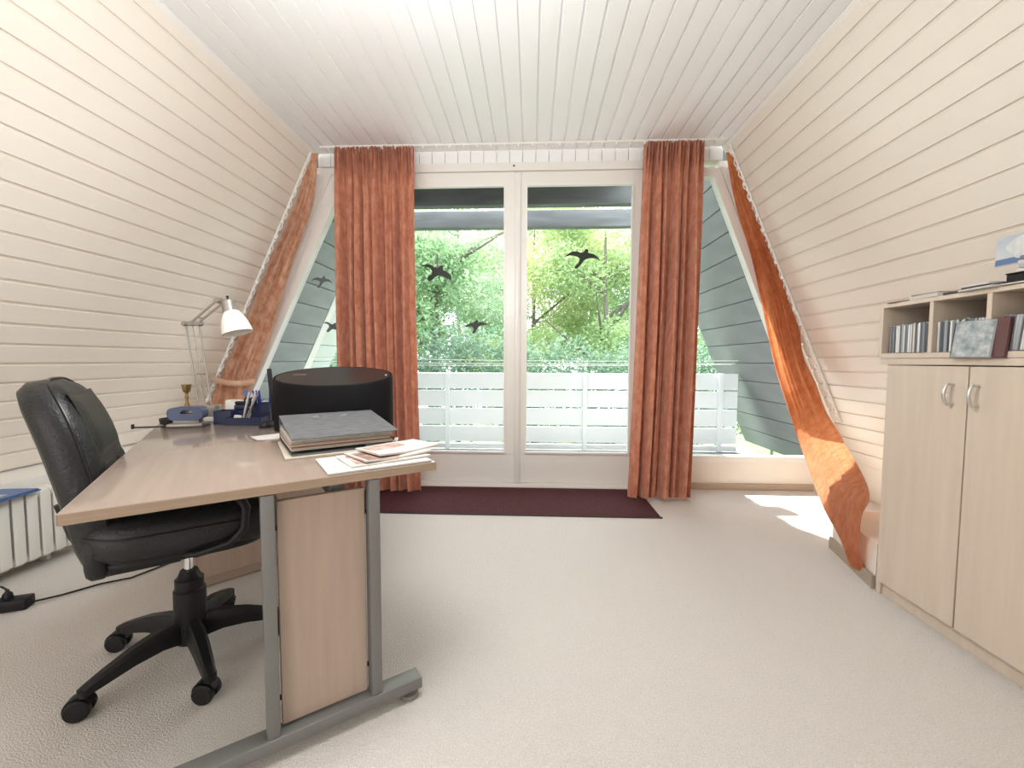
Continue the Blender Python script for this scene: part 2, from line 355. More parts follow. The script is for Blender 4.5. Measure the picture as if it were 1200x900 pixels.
# triangular windows
def gl_l(z): return -1.53 - .474 * (2.244 - z)
def gl_r(z): return 1.62 + .40 * (1.728 - z)
def tri_window(name, side, label):
    xin = -1.35 if side < 0 else 1.18
    gx = gl_l if side < 0 else gl_r
    wx = (lambda z: XL - TL * (CZ - z)) if side < 0 else (lambda z: XR + TR * (CZ - z))
    zb = .26; zt = 2.38
    fr = MB(); ya, yb = YD, YD + .06
    # sloping outer band between wall slope and sash
    s = side * .045
    fr.prism([(wx(2.5) + side * .05, 2.5), (gx(zt) + s, 2.5), (gx(zt) + s, zt), (gx(zb) + s, zb), (gx(zb) + s, .0), (wx(0) + side * .1, 0)], YD + .012, YD + .08)
    o = struct(fr.build(name, M_TRIM, smooth=False)); o['label'] = label
    # two raised strips running down the band
    for k in (.35, .7):
        st = MB(); xa = lambda z: gx(z) + (wx(z) - gx(z)) * k + s * .5
        st.prism([(xa(2.45), 2.45), (xa(2.45) + side * .03, 2.45), (xa(.3) + side * .03, .3), (xa(.3), .3)], YD - .004, YD + .02); st.build('cover_strip', M_FRAME, o, smooth=False)
    sa = MB()
    sa.prism([(gx(zt), zt), (gx(zt) + s, zt + .06), (gx(zb - .02) + s, zb - .02), (gx(zb), zb)], ya - .012, yb)   # sloping sash stile
    sa.prism([(gx(zt), zt), (gx(zt) + s, zt + .06), (xin - side * .001, zt + .06), (xin - side * .001, zt)], ya - .012, yb)
    sa.prism([(xin, zb), (gx(zb), zb), (gx(zb) + s, zb - .045), (xin, zb - .045)], ya - .012, yb)
    sa.prism([(xin, zt + .06), (xin - side * .02, zt + .06), (xin - side * .02, zb - .045), (xin, zb - .045)], ya - .010, yb)
    sa.build('sash', M_FRAME, o, smooth=False)
    MB().prism([(xin, zb - .01), (gx(zb - .01) + side * .005, zb - .01), (gx(zt) + side * .005, zt + .01), (xin, zt + .01)], YD + .025, YD + .031).build('glass_pane', M_GLASS, o, smooth=False)
    x0, x1 = xin, gx(.2) + s
    MB().box(((x0 + x1) / 2, YD + .02, .107), (abs(x1 - x0), .05, .215)).build('sill_panel', M_WALL, o, smooth=False)
    return o
W1 = tri_window('window_1', -1, 'triangular window under the left roof slope')
W2 = tri_window('window_2', 1, 'triangular window under the right roof slope')
bb = MB().rbox((1.66, YD - .012, .024), (1.04, .024, .048), .004); struct(bb.build('baseboard_back_right', mat('baseboard_brown', (.45, .35, .26), .5), smooth=False))
bb = MB().rbox((-1.88, YD - .012, .024), (1.1, .024, .048), .004); struct(bb.build('baseboard_back_left', MATS['baseboard_brown'], smooth=False))

# ------------------------------------------------------------------ outside
def leaves(n, centres, radii, size, jitter=.6, flat=.75):
    """n small folded leaf blades scattered in ellipsoid clumps"""
    centres = np.array(centres); radii = np.array(radii)
    wgt = (radii[:, 0] * radii[:, 2]); wgt = wgt / wgt.sum()
    idx = np.random.choice(len(centres), n, p=wgt)
    d = np.random.normal(size=(n, 3)); d /= np.linalg.norm(d, axis=1)[:, None]
    rr = np.random.uniform(.25, 1, n) ** .5
    c = centres[idx] + d * radii[idx] * rr[:, None]
    a = np.random.normal(size=(n, 3)); a[:, 2] *= flat; a /= np.linalg.norm(a, axis=1)[:, None]
    b = np.cross(a, np.random.normal(size=(n, 3))); b /= np.linalg.norm(b, axis=1)[:, None]
    sz = size * np.random.uniform(.6, 1.3, n)[:, None]
    nn = np.cross(a, b)
    v = np.stack([c - a * sz, c + b * sz * .42 + nn * sz * .15, c + a * sz, c - b * sz * .42 + nn * sz * .15], 1).reshape(-1, 3)
    f = np.arange(4 * n).reshape(-1, 4)
    f = np.concatenate([f[:, [0, 1, 2]], f[:, [0, 2, 3]]])
    return v, f
def leaf_obj(name, v, f, mt, parent):
    me = bpy.data.meshes.new(name); me.vertices.add(len(v)); me.vertices.foreach_set('co', v.astype(np.float32).ravel())
    me.loops.add(len(f) * 3); me.loops.foreach_set('vertex_index', f.astype(np.int32).ravel()); me.polygons.add(len(f))
    me.polygons.foreach_set('loop_start', np.arange(0, len(f) * 3, 3, dtype=np.int32)); me.update(calc_edges=True)
    me.materials.append(mt); o = link(name, me, parent); o['kind'] = 'stuff'; return o
GZ = -2.7
struct(MB().box((0, 16, GZ - .05), (50, 26, .1)).build('ground', M_LAWN, smooth=False))
LF1 = leafy('leaf_spring', (.26, .39, .19), (.48, .57, .31), .5)
LF2 = leafy('leaf_mid', (.21, .35, .20), (.41, .53, .32), .5)
LF3 = leafy('leaf_blue', (.09, .17, .115), (.25, .335, .25), .4)
LF4 = leafy('leaf_yellow', (.36, .45, .19), (.57, .61, .33), .5)
def tree(x, y, h, cr, mt, n, label, lean=(0, 0), size=.062, front=0, nclump=16, branch=6, tr=.12, low=.35):
    t = thing('tree', label, 'tree', (x, y, GZ), 0, None)
    top = Vector((lean[0], lean[1], h * .9)); pts = [Vector((0, 0, 0)).lerp(top, k / 5) + Vector((random.uniform(-.08, .08), random.uniform(-.08, .08), 0)) * (k > 0) for k in range(6)]
    MB().tube(pts, [tr * (1 - .16 * k) for k in range(6)], 8).build('trunk', M_BARK, t)
    cs, rs = [], []
    for k in range(branch):
        f = random.uniform(low, .85); p0 = Vector((0, 0, 0)).lerp(top, f); a = k * 2.4 + random.random(); L = cr * random.uniform(.6, .95)
        if k < front: a = R(-90) + (k - (front - 1) / 2) * .5; L = cr * 1.15; f = .45 + .07 * k; p0 = Vector((0, 0, 0)).lerp(top, f)
        mid = p0 + Vector((math.cos(a) * L * .5, math.sin(a) * L * .5, L * .28)); end = p0 + Vector((math.cos(a) * L, math.sin(a) * L, L * random.uniform(.3, .7)))
        MB().tube([p0, mid, end], [tr * .42, tr * .28, tr * .1], 6).build('branch', M_BARK, t)
        if k < front: continue
        cs += [tuple(end), tuple(mid)]; rs += [(cr * .38,) * 2 + (cr * .3,)] * 2
    for k in range(nclump):
        a = random.uniform(0, 6.28); rad = cr * math.sqrt(random.uniform(.1, 1)) * .8; zz = h * random.uniform(low, 1.0)
        cs.append((math.cos(a) * rad + lean[0] * zz / h, math.sin(a) * rad, zz)); q = cr * random.uniform(.28, .42); rs.append((q, q, q * .75))
    v, f = leaves(int(n * 1.6), cs, rs, size); leaf_obj('crown', v, f, mt, t)
    return t
tree(-2.75, 12.0, 8.4, 2.5, LF2, 21000, 'green tree with grey trunk and forked bare branches behind the left door leaf', branch=10, low=.5, tr=.19, front=6)
tree(2.15, 12.5, 8.2, 2.3, LF1, 14000, 'slender light green tree behind the right side of the right door leaf', branch=9, low=.45, tr=.14, front=4)
tree(.1, 15.0, 9.4, 3.0, LF4, 22000, 'yellow-green spring tree behind the middle of the doors', branch=6, low=.3)
tree(-5.6, 15.5, 9.0, 3.2, LF3, 18000, 'bluish green tree standing furthest to the left outside', branch=5, low=.25)
tree(5.4, 15.5, 9.2, 3.2, LF2, 18000, 'green tree standing furthest to the right outside', branch=5, low=.25)
tree(2.6, 19.0, 11.5, 3.6, LF2, 28000, 'tall green tree in the back row behind the right door leaf', branch=5, low=.2)
tree(.2, 21.0, 11.5, 4.0, LF3, 22000, 'tallest pale tree in the back row behind the middle of the doors', branch=5, low=.25)
tree(-3.2, 18.5, 12.5, 3.8, LF1, 36000, 'tall light green tree in the back row behind the left door leaf', branch=5, low=.2)
hd = thing('hedge', 'dense bluish green hedge just beyond the balcony railing', 'hedge', (0, 8.6, GZ))
cs = []; rs = []
for i in range(26):
    cs.append((-6.5 + i * .52, random.uniform(-.3, .3), 3.1 + random.uniform(-.25, .3))); rs.append((.7, .7, 1.15))
v, f = leaves(56000, cs, rs, .048); leaf_obj('foliage', v, f, LF3, hd)
st = MB()
for i in range(13): st.tube([(-6.2 + i, 0, 0), (-6.2 + i + random.uniform(-.2, .2), 0, 2.9)], [.05, .02], 6)
st.build('stem', M_BARK, hd)['kind'] = 'stuff'
# balcony
struct(MB().box((0, 4.22, -.1), (5.0, 1.7, .15)).build('balcony_floor', M_DECK, smooth=False))
rl = thing('balcony_railing', 'white balcony railing of wide horizontal boards outside the doors', 'railing', (0, 4.8, 0))
for z0, z1 in ((.675, .855), (.47, .655), (.265, .45), (.067, .245)):
    MB().rbox((0, 0, (z0 + z1) / 2), (4.6, .025, z1 - z0), .004, 1).build('board', M_RAIL, rl, smooth=False)
MB().rbox((0, 0, .015), (4.6, .04, .06), .004, 1).build('bottom_rail', M_RAIL, rl, smooth=False)
for x in (-2.25, -.95, .61, 2.1):
    MB().rbox((x, -.035, .42), (.05, .045, .875), .004, 1).build('post', M_RAIL, rl, smooth=False)
# clothes lines
for k, (yy, za, zb) in enumerate(((4.55, 1.03, 1.0), (4.62, .985, .97), (4.70, .955, .96))):
    pts = [(-2.42 + 4.6 * t / 10, yy, za + (zb - za) * t / 10 - .02 * math.sin(math.pi * t / 10)) for t in range(11)]
    tag(MB().tube(pts, .004, 6).build('clothes_line', mat('white_cord', (.85, .85, .82), .6)), ['topmost white clothes line strung above the balcony railing', 'middle white clothes line strung above the balcony railing', 'lowest white clothes line strung above the balcony railing'][k], 'clothes line', 'clothes lines on the balcony')
# beams under the roof overhang
for yy, xe, z0, z1, lab in ((4.2, 1.03, 2.51, 2.70, 'nearer dark grey beam across the top of the balcony'), (5.0, 1.25, 2.54, 2.737, 'farther dark grey beam across the top of the balcony')):
    tag(MB().rbox(((xe - 1.8) / 2, yy + .05, (z0 + z1) / 2), (xe + 1.8, .1, z1 - z0), .005, 1).build('roof_beam', M_BEAM, smooth=False), lab, 'beam')
# unseen slabs added over the beams to block the sun, and the continued slopes
struct(MB().prism([(-1.9, 3.40), (.85, 3.40), (.85, 4.75), (-1.9, 4.75)], 2.74, 2.79, 'z').build('sun_block_slab', M_BEAM, smooth=False))
struct(MB().prism([(.85, 3.40), (1.70, 3.40), (1.70, 3.60), (.85, 3.60)], 2.74, 2.79, 'z').build('sun_block_slab', M_BEAM, smooth=False))
M_SLOPE_SHADE = mat('shaded_roof_board', (.17, .175, .18), .8, var=.15, vscale=(6, 2, 6))  # right slope boards, their shade put into a darker colour
def outer(side, name):
    X0 = XL if side < 0 else XR; T = TL if side < 0 else TR
    root = MB().prism([(X0 + side * .10, 2.75), (X0 + side * .14, 2.75), (X0 + side * (.14 + T * 2.75), 0), (X0 + side * (.10 + T * 2.75), 0)], 3.42, 5.4).build(name, M_BEAM, smooth=False); struct(root)
    nn = 14; L = 2.75 * math.hypot(1, T); wd = L / nn
    s_ = Vector((side * T, 0, -1)).normalized(); n_ = Vector((-side, 0, -T)).normalized(); y_ = n_.cross(s_)
    spans = ((3.43, 4.76, M_SLOPE), (4.85, 5.38, mat('pale_roof_board', (.46, .47, .47), .7))) if side < 0 else ((3.43, 5.38, M_SLOPE_SHADE),)
    for ya, yb, mt_ in spans:
        pm = MB().rbox((wd / 2, (yb - ya) / 2, .008), (wd - .008, yb - ya, .016), .003, 1).mesh('board', mt_, smooth=False)
        for i in range(nn):
            o = link('board', pm, root); Mx = Matrix((s_, y_, n_)).transposed().to_4x4()
            b = Vector((X0 + side * .10, ya, 2.75)) + s_ * wd * i
            if y_.y < 0: b.y += yb - ya
            Mx.translation = b; o.matrix_local = Mx
    if side < 0:
        P0 = Vector((X0 - .10, 4.805, 2.75)); MB().tube([P0 + n_ * .02, P0 + s_ * L + n_ * .02], .045, 4).build('edge_strip', M_TRIM, root, smooth=False)
outer(-1, 'roof_slope'); outer(1, 'roof_slope')

# ------------------------------------------------------------------ bird silhouettes on the glass
def bird(name, pts, label, x, z, sc, mt=M_BIRD, y=YD + .024):
    cx = sum(p[0] for p in pts) / len(pts); cz = sum(p[1] for p in pts) / len(pts)
    k = 3.32 / 495 / 3.913 * sc; poly = [((a - cx) * k, -(b - cz) * k) for a, b in pts]
    o = MB().prism(poly, -.0008, .0008).build(name, mt, smooth=False, loc=(x, y, z)); bm = bmesh.new(); bm.from_mesh(o.data); bmesh.ops.triangulate(bm, faces=bm.faces); bm.to_mesh(o.data); bm.free()
    return tag(o, label, 'window sticker', 'bird stickers on the window panes')
B1 = [(90, 552), (105, 546), (120, 543), (135, 548), (148, 558), (165, 562), (178, 552), (187, 549), (192, 553), (188, 562), (190, 572), (205, 579), (215, 585), (224, 595), (228, 605), (226, 622), (216, 613), (205, 610), (185, 598), (165, 596), (150, 605), (140, 615), (130, 622), (120, 619), (115, 613), (122, 600), (135, 590), (138, 578), (130, 563), (120, 558), (105, 553)]
B2 = [(750, 515), (765, 500), (780, 490), (795, 486), (810, 487), (825, 493), (838, 490), (848, 477), (856, 476), (860, 482), (858, 494), (870, 496), (885, 500), (896, 507), (905, 515), (915, 531), (902, 523), (890, 518), (868, 517), (850, 522), (842, 528), (835, 535), (828, 545), (822, 552), (813, 563), (803, 564), (797, 557), (806, 548), (815, 540), (822, 520), (812, 511), (800, 508), (788, 505), (775, 505), (762, 509)]
B3 = [(290, 830), (300, 819), (310, 812), (320, 808), (330, 808), (336, 804), (342, 797), (349, 795), (354, 799), (352, 808), (363, 805), (375, 805), (388, 810), (398, 818), (385, 818), (372, 820), (362, 823), (355, 828), (350, 835), (345, 840), (342, 848), (338, 856), (325, 856), (328, 848), (332, 838), (330, 832), (328, 828), (318, 824), (308, 825)]
bird('bird_sticker', B1, 'black bird sticker on the upper left door pane, diving to the right', -.744, 1.690, 1)
bird('bird_sticker', B2, 'black bird sticker with spread wings on the right door pane', .390, 1.795, 1)
bird('bird_sticker', B3, 'small black bird sticker low on the left door pane', -.437, 1.270, 1)
bird('bird_sticker', B2, 'grey bird sticker on the triangular window beside the left curtain', -1.675, 1.625, .62, M_BIRD2)
bird('bird_sticker', B1, 'dark bird sticker half hidden behind the left curtain on the triangular window', -1.595, 1.262, .62, M_BIRD2)

# ------------------------------------------------------------------ curtains and their rails
def solidify(o, t=.002):
    md = o.modifiers.new('thickness', 'SOLIDIFY'); md.thickness = t; md.offset = 0
def main_curtain(name, label, xt, xb, yt, yb, zt, zb, seed, nf, mt):
    rnd = random.Random(seed); cols, rows = 150, 46
    ph = [rnd.uniform(0, 6.28) for _ in range(6)]
    root = thing(name, label, 'curtain', ((xb[0] + xb[1]) / 2, yb, 0)); ox, oy = root.location.x, root.location.y
    P = []
    for i in range(rows + 1):
        t = i / rows; te = t ** .8
        z = zt + (zb - zt) * t
        x0 = xt[0] + (xb[0] - xt[0]) * te; x1 = xt[1] + (xb[1] - xt[1]) * te; yc = yt + (yb - yt) * (1 - (1 - t) ** 2)
        row = []
        for j in range(cols + 1):
            s = j / cols; sw = s + .012 * math.sin(5 * s * 3.1 + ph[0]) + .006 * math.sin(t * 4 + ph[1] + 9 * s)
            fold = math.sin(2 * math.pi * nf * sw + ph[2]) * .6 + .38 * math.sin(2 * math.pi * nf * .53 * sw + ph[3] + t * .7) + .22 * math.sin(2 * math.pi * nf * 1.9 * sw + ph[4] + t)
            fold = math.copysign(abs(fold) ** .8, fold)
            amp = .022 + .044 * min(1, t * 2.5)
            hdr = max(0, 1 - t / .05); pin = math.sin(2 * math.pi * nf * 3.1 * s + ph[5])
            y = yc + fold * amp * (1 - .5 * hdr) + pin * .026 * max(0, 1 - abs(t - .015) / .12)
            x = x0 + (x1 - x0) * (s + .006 * math.cos(2 * math.pi * nf * sw + ph[2]) * (1 - s) * s * 4)
            zz = z + (.011 * math.sin(2 * math.pi * nf * 3.1 * s + 1) * hdr) - .010 * fold * (t > .97)
            row.append((x - ox, y - oy, zz))
        P.append(row)
    o = MB().grid(P).build('drape', mt, root, angle=80)
    hp = []  # bottom hem band, slightly thicker
    for i in range(3): hp.append([(p[0], p[1] - .002, P[-1][j][2] + .012 + .03 * (2 - i)) for j, p in enumerate([P[-2 - 0][k] for k in range(cols + 1)])])
    # pinched heading tape
    hk = MB()
    for j in range(4, cols, 9): p = P[0][j]; hk.box((p[0], p[1] + .008, p[2] - .012), (.006, .012, .03))
    hk.build('curtain_hook', M_TRIM, root)['kind'] = 'stuff'
    return root
main_curtain('curtain', 'full length terracotta curtain left of the balcony doors', (-1.475, -.875), (-1.40, -.80), 3.18, 3.06, 2.575, .03, 3, 8.5, M_CURT)
main_curtain('curtain', 'full length terracotta curtain right of the balcony doors', (.815, 1.245), (.695, 1.135), 3.18, 2.98, 2.575, .03, 8, 6.5, M_CURT)
rail = thing('curtain_rail', 'white curtain track along the ceiling above the doors', 'curtain rail', (-.1, 3.19, 2.59))
MB().rbox((0, 0, -.004), (2.98, .022, .016), .003, 1).build('track', M_TRIM, rail)
gm = MB().lathe([(.004, -.020), (.008, -.014), (.008, -.008), (.004, 0)], n=8).mesh('glider', M_TRIM)
for i in range(29): link('glider', gm, rail, loc=(-1.42 + i * .1015, -.006, -.008))

def slope_curtain(name, label, rows, nf, mt, seed, amp=.03, extra=None, tail=0):
    rnd = random.Random(seed); ph = [rnd.uniform(0, 6.28) for _ in range(5)]
    (l, r) = rows[-1]; base = Vector(((l[0] + r[0]) / 2, (l[1] + r[1]) / 2, 0)); root = thing(name, label, 'curtain', base)
    # smooth resample of the rows
    A = np.array([[*l, *r] for l, r in rows]); k = len(A); n2 = 60; tt = np.linspace(0, k - 1, n2)
    def cr(t):
        i = int(min(max(math.floor(t), 0), k - 2)); u = t - i; p0, p1, p2, p3 = A[max(i - 1, 0)], A[i], A[i + 1], A[min(i + 2, k - 1)]
        return .5 * (2 * p1 + (p2 - p0) * u + (2 * p0 - 5 * p1 + 4 * p2 - p3) * u * u + (3 * p1 - p0 - 3 * p2 + p3) * u ** 3)
    P = []
    cols = 64
    for i, t in enumerate(tt):
        q = cr(t); l = Vector(q[:3]); r = Vector(q[3:]); wv = (r - l).length; f = i / (n2 - 1); row = []
        for j in range(cols + 1):
            s = j / cols; d = math.sin(2 * math.pi * nf * s + ph[0] + .8 * f) * .6 + .35 * math.sin(2 * math.pi * nf * 2.3 * s + ph[1] - 2 * f) + .15 * math.sin(2 * math.pi * nf * 4.1 * s + ph[2] + 11 * f)
            a = amp * min(1, wv / .15) * min(1, .3 + f * 3) * (1 - tail * max(0, (f - .6) / .4) * .8)
            p = l.lerp(r, s) + Vector((0, -1, 0)) * d * a
            if extra: p = p + extra(s, f)
            row.append(tuple(p - base))
        P.append(row)
    o = MB().grid(P).build('drape', mt, root, angle=80)
    return root
Lrows = [((-1.655, 3.19, 2.545), (-1.60, 3.19, 2.545)), ((-1.80, 3.19, 2.172), (-1.66, 3.19, 2.17)), ((-1.985, 3.19, 1.791), (-1.809, 3.19, 1.789)), ((-2.17, 3.19, 1.402), (-1.948, 3.19, 1.402)),
         ((-2.36, 3.19, 1.007), (-2.095, 3.19, 1.008)), ((-2.43, 3.19, .853), (-2.16, 3.19, .855)), ((-2.474, 3.19, .773), (-2.20, 3.19, .774)), ((-2.53, 3.19, .65), (-2.19, 3.19, .65)), ((-2.60, 3.19, .50), (-2.17, 3.19, .50))]
def ruffle(s, f): e = max(0, 1 - s / .12); return Vector((1, 0, .47)) * (.012 * e * math.sin(f * 70))
slc = slope_curtain('curtain', 'faded terracotta curtain tied back along the left slope beside the lamp', Lrows, 3.2, M_CURT3, 5, .028, ruffle)
tb = MB(); P = []
for j in range(17):
    s = j / 16; x = -2.45 + .34 * s; y = 3.19 - .05 - .02 * math.sin(math.pi * s); z = .850 - .022 * math.sin(math.pi * s) - .02 * s
    P.append([(x - slc.location.x, y - slc.location.y, z - .022), (x - slc.location.x, y - slc.location.y - .006, z), (x - slc.location.x, y - slc.location.y, z + .022)])
o = tb.grid(P).build('tieback', cloth('tan_tieback', (.62, .36, .24), (.74, .50, .37), .1), slc); solidify(o, .003); o['label'] = 'tan fabric tieback'
Rrows = [((1.394, 3.2, 2.50), (1.450, 3.2, 2.50)), ((1.476, 3.2, 2.129), (1.595, 3.2, 2.128)), ((1.598, 3.2, 1.763), (1.75, 3.2, 1.762)), ((1.69, 3.2, 1.393), (1.90, 3.2, 1.392)),
         ((1.797, 3.2, .956), (2.03, 3.2, .956)), ((1.888, 3.1, .529), (2.03, 2.9, .562)), ((1.84, 2.86, .30), (1.74, 2.3, .448)), ((1.72, 2.56, .189), (1.475, 1.87, .42)),
         ((1.63, 2.35, .155), (1.470, 1.90, .31)), ((1.525, 2.10, .126), (1.490, 1.93, .17)), ((1.515, 2.02, .03), (1.530, 1.95, .03))]
src = slope_curtain('curtain', 'sunlit orange curtain swept along the right slope down to the floor', Rrows, 3.0, M_CURT2, 9, .024, lambda s, f: Vector((-1, 0, .4)) * (.012 * max(0, 1 - (1 - s) / .12) * math.sin(f * 70)) * (f < .55), tail=1)
def slope_rail(label, X0, T, side, z0, z1):
    root = thing('curtain_rail', label, 'curtain rail', (X0 + side * T * (CZ - z1) - side * .03, 3.19, z1))
    p = lambda z, off=0: Vector((X0 + side * T * (CZ - z) - side * (.028 + off), 3.19, z)) - root.location
    k = 24; MB().tube([p(z0 + (z1 - z0) * i / k) for i in range(k + 1)], .008, 8).build('track', M_TRIM, root)
    g = MB().lathe([(.004, -.02), (.015, -.012), (.015, .004), (.005, .016)], n=8).mesh('glider', M_TRIM)
    for i in range(18):
        z = z0 + (z1 - z0) * (i + .5) / 18; o = link('glider', g, root, loc=p(z, .008)); o.rotation_euler = (0, side * -.4, 0)
    cd = MB(); cd.tube([p(z0 + (z1 - z0) * i / 120, .014 + .009 * math.sin(i * 1.3)) + Vector((0, .009 * math.cos(i * 1.3), 0)) for i in range(121)], .0045, 6); cd.build('heading_cord', M_TRIM, root)
    return root
slope_rail('white sloping curtain track with looped heading cord on the left wall', XL, TL, -1, .52, 2.55)
slope_rail('white sloping curtain track with looped heading cord on the right wall', XR, TR, 1, .55, 2.55)

# ------------------------------------------------------------------ door mat
dm = thing('doormat', 'long dark maroon mat on the carpet in front of the balcony doors', 'mat', (-.2, 2.95, 0))
MB().rbox((-.12, -.0, .006), (2.3, .56, .012), .004, 1).build('mat_pile', M_MAT, dm)
MB().rbox((-.12, -.284, .005), (2.32, .012, .010), .003, 1).build('mat_border', mat('mat_border', (.05, .02, .022), .7), dm)
MB().rbox((-.12, .284, .005), (2.32, .012, .010), .003, 1).build('mat_border', MATS['mat_border'], dm)

# ------------------------------------------------------------------ desk
DA = Vector((-.913, .759, 0)); AU = math.atan2(.589, .808); ZT = .70
U = Vector((math.cos(AU), math.sin(AU), 0)); V = Vector((-math.sin(AU), math.cos(AU), 0))
def D(u, v, z=ZT): p = DA + U * u + V * v; return (p.x, p.y, z)
DW, DLN = .785, 1.53
desk = thing('desk', 'pale wood desk with grey steel legs standing on the carpet', 'desk', (DA.x, DA.y, 0), AU)
top = MB().rbox((DW / 2, DLN / 2, ZT - .0125), (DW, DLN, .025), .0025, 2).build('desktop', M_DESK, desk)
for c, d in (((DW / 2, -.0005, ZT - .0125), (DW - .004, .002, .0215)), ((-.0005, DLN / 2, ZT - .0125), (.002, DLN - .004, .0215)), ((DW + .0005, DLN / 2, ZT - .0125), (.002, DLN - .004, .0215))):
    MB().box(c, d).build('edge_band', M_EDGE, desk, smooth=False)
for v0 in (.02, DLN - .02):
    for u in (.352, .605):
        MB().rbox((u, v0, (ZT - .025 + .055) / 2), (.030, .042, ZT - .025 - .055), .004).build('leg', M_STEEL, desk)
    MB().rbox((.385, v0, .046), (.70, .052, .034), .004).build('foot_rail', M_STEEL, desk)
    for u in (.08, .705): MB().lathe([(.010, .030), (.010, .016), (.024, .014), (.026, .004), (.022, 0)][::-1], c=(u, v0, 0), n=16).build('glide_foot', mat('grey_plastic', (.22, .21, .20), .45), desk)
    MB().rbox((.4785, v0 + .012, .36), (.213, .016, .58), .002, 1).build('side_panel', M_PANEL, desk)
    for z in (.14, .58):
        for u in (.3695, .5875): MB().box((u, v0 + .012, z), (.006, .008, .010)).build('panel_bracket', M_BLACKP, desk, smooth=False)
MB().rbox((.52, DLN / 2, ZT - .05), (.04, DLN - .1, .05), .003).build('cross_beam', M_STEEL, desk)

# pedestal under the desk
pd = thing('drawer_pedestal', 'low pale wood drawer pedestal under the far end of the desk', 'drawer unit', D(.141, 1.078, 0), R(47.7))
pw, pdp, phh = .56, .40, .52
MB().rbox((pw / 2, pdp / 2, .045 + (phh - .045) / 2), (pw, pdp, phh - .045), .002, 1).build('carcass', M_PANEL, pd)
MB().rbox((pw / 2, pdp / 2, .0245), (pw - .004, pdp - .004, .041), .002, 1).build('plinth', M_CABIN, pd)
for k in range(3):
    z = .06 + k * .152; dr = MB().rbox((-.009, pdp / 2, z + .072), (.018, pdp - .01, .145), .002, 1).build('drawer', M_PANEL, pd)
    MB().tube([(-.018, pdp / 2 - .05, z + .09), (-.04, pdp / 2 - .045, z + .09), (-.04, pdp / 2 + .045, z + .09), (-.018, pdp / 2 + .05, z + .09)], .005, 8).build('handle', M_BRUSH, dr)

# ------------------------------------------------------------------ office chair
CH = Vector((-1.137, 1.324, 0)); TH = R(38)
chair = thing('office_chair', 'black leather swivel chair pushed under the desk', 'chair', CH, TH)   # local +x = forward
MB().lathe([(.036, .055), (.044, .062), (.046, .13), (.045, .235), (.040, .240), (.040, .272), (.032, .280), (.024, .300)], n=24).build('column_cover', M_BLACKP, chair)
MB().lathe([(.013, .28), (.013, .40)], n=16).build('gas_lift', M_CHROME, chair)
MB().rbox((0, 0, .396), (.22, .16, .035), .01).build('mechanism', M_BLACKP, chair)
MB().tube([(.02, .0, .395), (.02, .16, .40), (.02, .20, .395)], [.006, .006, .009], 8).build('lever', M_BLACKP, chair)
for k in range(5):
    a = R(31 + 72 * k) - TH; q = Matrix.Rotation(a, 3, 'Z')
    mb = MB(); P = []
    for r_, zc, wv, hv in ((.030, .105, .040, .075), (.09, .112, .046, .060), (.16, .104, .042, .048), (.23, .086, .036, .036), (.272, .074, .030, .026), (.282, .070, .020, .018)):
        e = .22
        sec = [(-wv / 2, -hv / 2), (-wv / 2, hv / 2 - hv * e), (-wv / 2 + wv * e, hv / 2), (wv / 2 - wv * e, hv / 2), (wv / 2, hv / 2 - hv * e), (wv / 2, -hv / 2)]
        P.append([(r_, b, zc + c) for b, c in sec] + [(r_, sec[0][0], zc + sec[0][1])])
    mb.grid(P); nsec = 7
    mb.f.append(tuple(range(6))); mb.f.append(tuple(len(P) * nsec - nsec + j for j in range(6))); mb.mi += [0, 0]
    mb.xform(lambda p: q @ p)
    mb.build('base_arm', M_BLACKP, chair, angle=35)
    cx = q @ Vector((.268, 0, 0)); tw = R((8, 30, 15, 25, 5)[k]) - TH
    cs = bpy.data.objects.new('caster', None); COL.objects.link(cs); cs.parent = chair; cs.location = cx; cs.rotation_euler = (0, 0, tw); cs.empty_display_size = .03
    wr_ = Matrix.Rotation(R(90), 3, 'X')
    for sgn in (-1, 1):
        MB().lathe([(.010, -.010), (.027, -.010), (.030, -.006), (.030, .006), (.026, .010), (.012, .011)], c=(-.012, sgn * .016, .030), n=18, rot=wr_).build('wheel', M_BLACKP, cs)
    hp = [(math.cos(R(t)) * .0345 - .012, math.sin(R(t)) * .0345 + .030) for t in range(20, 201, 20)]; hi = [(math.cos(R(t)) * .0315 - .012, math.sin(R(t)) * .0315 + .030) for t in range(200, 19, -20)]
    MB().prism(hp + hi, -.014, .014).build('hood', M_BLACKP, cs, smooth=False)
    MB().lathe([(.010, .058), (.017, .060), (.017, .080), (.009, .084)], n=12).build('stem', M_BLACKP, cs)
# seat
def seat_def(p):    # pillow local: x width, z depth, y thickness(front=top) -> chair local
    fx = p.z; top_ = p.y; d = -.035 * max(0, (fx - .12) / .14) ** 2 + .012 * max(0, (-fx - .15) / .1)
    return Vector((fx + .015, -p.x, .490 + top_ + d))
sm = pillow(.46, .50, .130, 4.5, .05, .018).xform(seat_def); sm.build('seat', M_LEATHER, chair, angle=60)
MB().xform(lambda p: p)
pan = pillow(.40, .44, .03, 4.5, .012, .0).xform(lambda p: Vector((p.z + .0, -p.x, .424 + p.y))); pan.build('seat_pan', M_BLACKP, chair)
# seat piping and cross seams
def loop(a, b, ex, n=56): return [(math.copysign(abs(math.cos(t)) ** (2 / ex), math.cos(t)) * a, math.copysign(abs(math.sin(t)) ** (2 / ex), math.sin(t)) * b) for t in [2 * math.pi * k / n for k in range(n)]]
MB().tube([seat_def(Vector((x, .020, z))) for x, z in loop(.2295, .2495, 4.5)], .0035, 6, closed=True).build('piping', M_BLACKG, chair)
